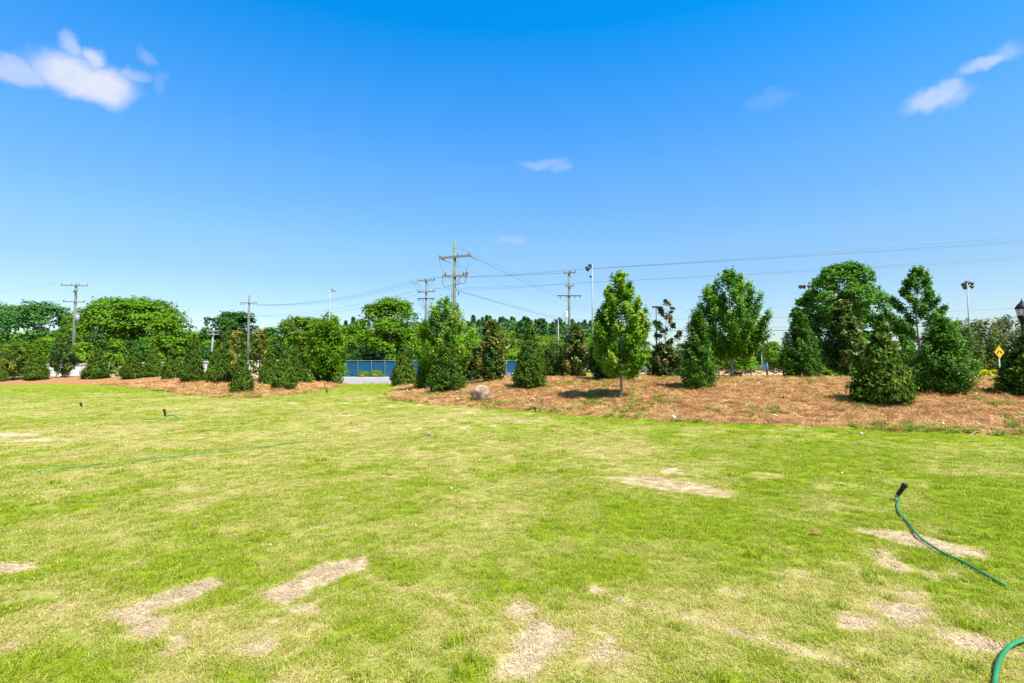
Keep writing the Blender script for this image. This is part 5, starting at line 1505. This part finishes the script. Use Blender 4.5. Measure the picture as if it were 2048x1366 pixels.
# clouds: soft noise broken puffs at fixed directions in the sky
nz = N(nt, 'ShaderNodeTexNoise'); nz.inputs['Scale'].default_value = 24; nz.inputs['Detail'].default_value = 6; nz.inputs['Roughness'].default_value = .55
L(tc.outputs['Generated'], nz.inputs['Vector'])
wv = N(nt, 'ShaderNodeVectorMath', operation='SUBTRACT'); L(nz.outputs['Color'], wv.inputs[0]); wv.inputs[1].default_value = (.5, .5, .5)
ws = N(nt, 'ShaderNodeVectorMath', operation='SCALE'); L(wv.outputs[0], ws.inputs[0]); ws.inputs['Scale'].default_value = .04
wd_ = N(nt, 'ShaderNodeVectorMath', operation='ADD'); L(tc.outputs['Generated'], wd_.inputs[0]); L(ws.outputs[0], wd_.inputs[1])
acc = None
for (px, py, a, b_, st) in ((152, 150, 64, 30, 1.0), (205, 164, 44, 30, 1.0), (40, 142, 44, 18, .6), (143, 92, 14, 22, .5), (185, 112, 17, 18, .75), (290, 112, 14, 13, .2), (316, 165, 10, 16, .12), (258, 150, 26, 10, .45),
                             (1870, 196, 38, 16, .6), (1900, 178, 18, 16, .55), (1968, 128, 32, 10, .55), (2016, 104, 22, 16, .3), (1085, 325, 44, 9, .26), (1122, 333, 22, 8, .24), (1545, 198, 40, 12, .09), (1020, 483, 30, 8, .22)):
    r = ray(px, py); r = r / np.linalg.norm(r); u = np.cross(r, UP); u /= np.linalg.norm(u); v = np.cross(u, r)
    cs = (u[0], u[1], u[2])
    d1 = N(nt, 'ShaderNodeVectorMath', operation='DOT_PRODUCT'); L(wd_.outputs[0], d1.inputs[0]); d1.inputs[1].default_value = tuple(u * 1024 / a * 1.0 / np.linalg.norm(ray(px, py)) * np.linalg.norm(ray(px, py)) )
    d2 = N(nt, 'ShaderNodeVectorMath', operation='DOT_PRODUCT'); L(wd_.outputs[0], d2.inputs[0]); d2.inputs[1].default_value = tuple(v * 1024 / b_)
    d3 = N(nt, 'ShaderNodeVectorMath', operation='DOT_PRODUCT'); L(tc.outputs['Generated'], d3.inputs[0]); d3.inputs[1].default_value = tuple(r)
    k = np.linalg.norm(ray(px, py))
    cb = N(nt, 'ShaderNodeCombineXYZ'); L(d1.outputs['Value'], cb.inputs[0]); L(d2.outputs['Value'], cb.inputs[1])
    ln = N(nt, 'ShaderNodeVectorMath', operation='LENGTH'); L(cb.outputs[0], ln.inputs[0])
    mr = N(nt, 'ShaderNodeMapRange', interpolation_type='SMOOTHSTEP'); L(ln.outputs['Value'], mr.inputs['Value'])
    mr.inputs['From Min'].default_value = 1.45 / k ** .5; mr.inputs['From Max'].default_value = .35 / k ** .5; mr.inputs['To Min'].default_value = 0; mr.inputs['To Max'].default_value = st
    gt = N(nt, 'ShaderNodeMath', operation='GREATER_THAN'); L(d3.outputs['Value'], gt.inputs[0]); gt.inputs[1].default_value = .5
    ml = N(nt, 'ShaderNodeMath', operation='MULTIPLY'); L(mr.outputs[0], ml.inputs[0]); L(gt.outputs[0], ml.inputs[1])
    if acc is None: acc = ml
    else:
        mm = N(nt, 'ShaderNodeMath', operation='MAXIMUM'); L(acc.outputs[0], mm.inputs[0]); L(ml.outputs[0], mm.inputs[1]); acc = mm
nz2 = N(nt, 'ShaderNodeTexNoise'); nz2.inputs['Scale'].default_value = 26; nz2.inputs['Detail'].default_value = 7; nz2.inputs['Roughness'].default_value = .6
L(tc.outputs['Generated'], nz2.inputs['Vector'])
m3 = N(nt, 'ShaderNodeMapRange'); m3.inputs['From Min'].default_value = .3; m3.inputs['From Max'].default_value = .6; m3.inputs['To Min'].default_value = .78; L(nz2.outputs['Fac'], m3.inputs['Value'])
m4 = N(nt, 'ShaderNodeMath', operation='MULTIPLY'); L(acc.outputs[0], m4.inputs[0]); L(m3.outputs[0], m4.inputs[1])
CLOUD = (2.6, 2.72, 3.15)
mx = N(nt, 'ShaderNodeMix', data_type='RGBA'); L(m4.outputs[0], mx.inputs[0]); L(mu.outputs[2], mx.inputs[6]); mx.inputs[7].default_value = (*CLOUD, 1)
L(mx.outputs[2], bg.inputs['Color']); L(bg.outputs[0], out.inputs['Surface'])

scene.view_settings.view_transform = 'Standard'; scene.view_settings.look = 'None'; scene.view_settings.gamma = 1; scene.view_settings.exposure = 1.05
scene.render.engine = 'CYCLES'; scene.cycles.max_bounces = 6; scene.cycles.diffuse_bounces = 3; scene.cycles.transmission_bounces = 4
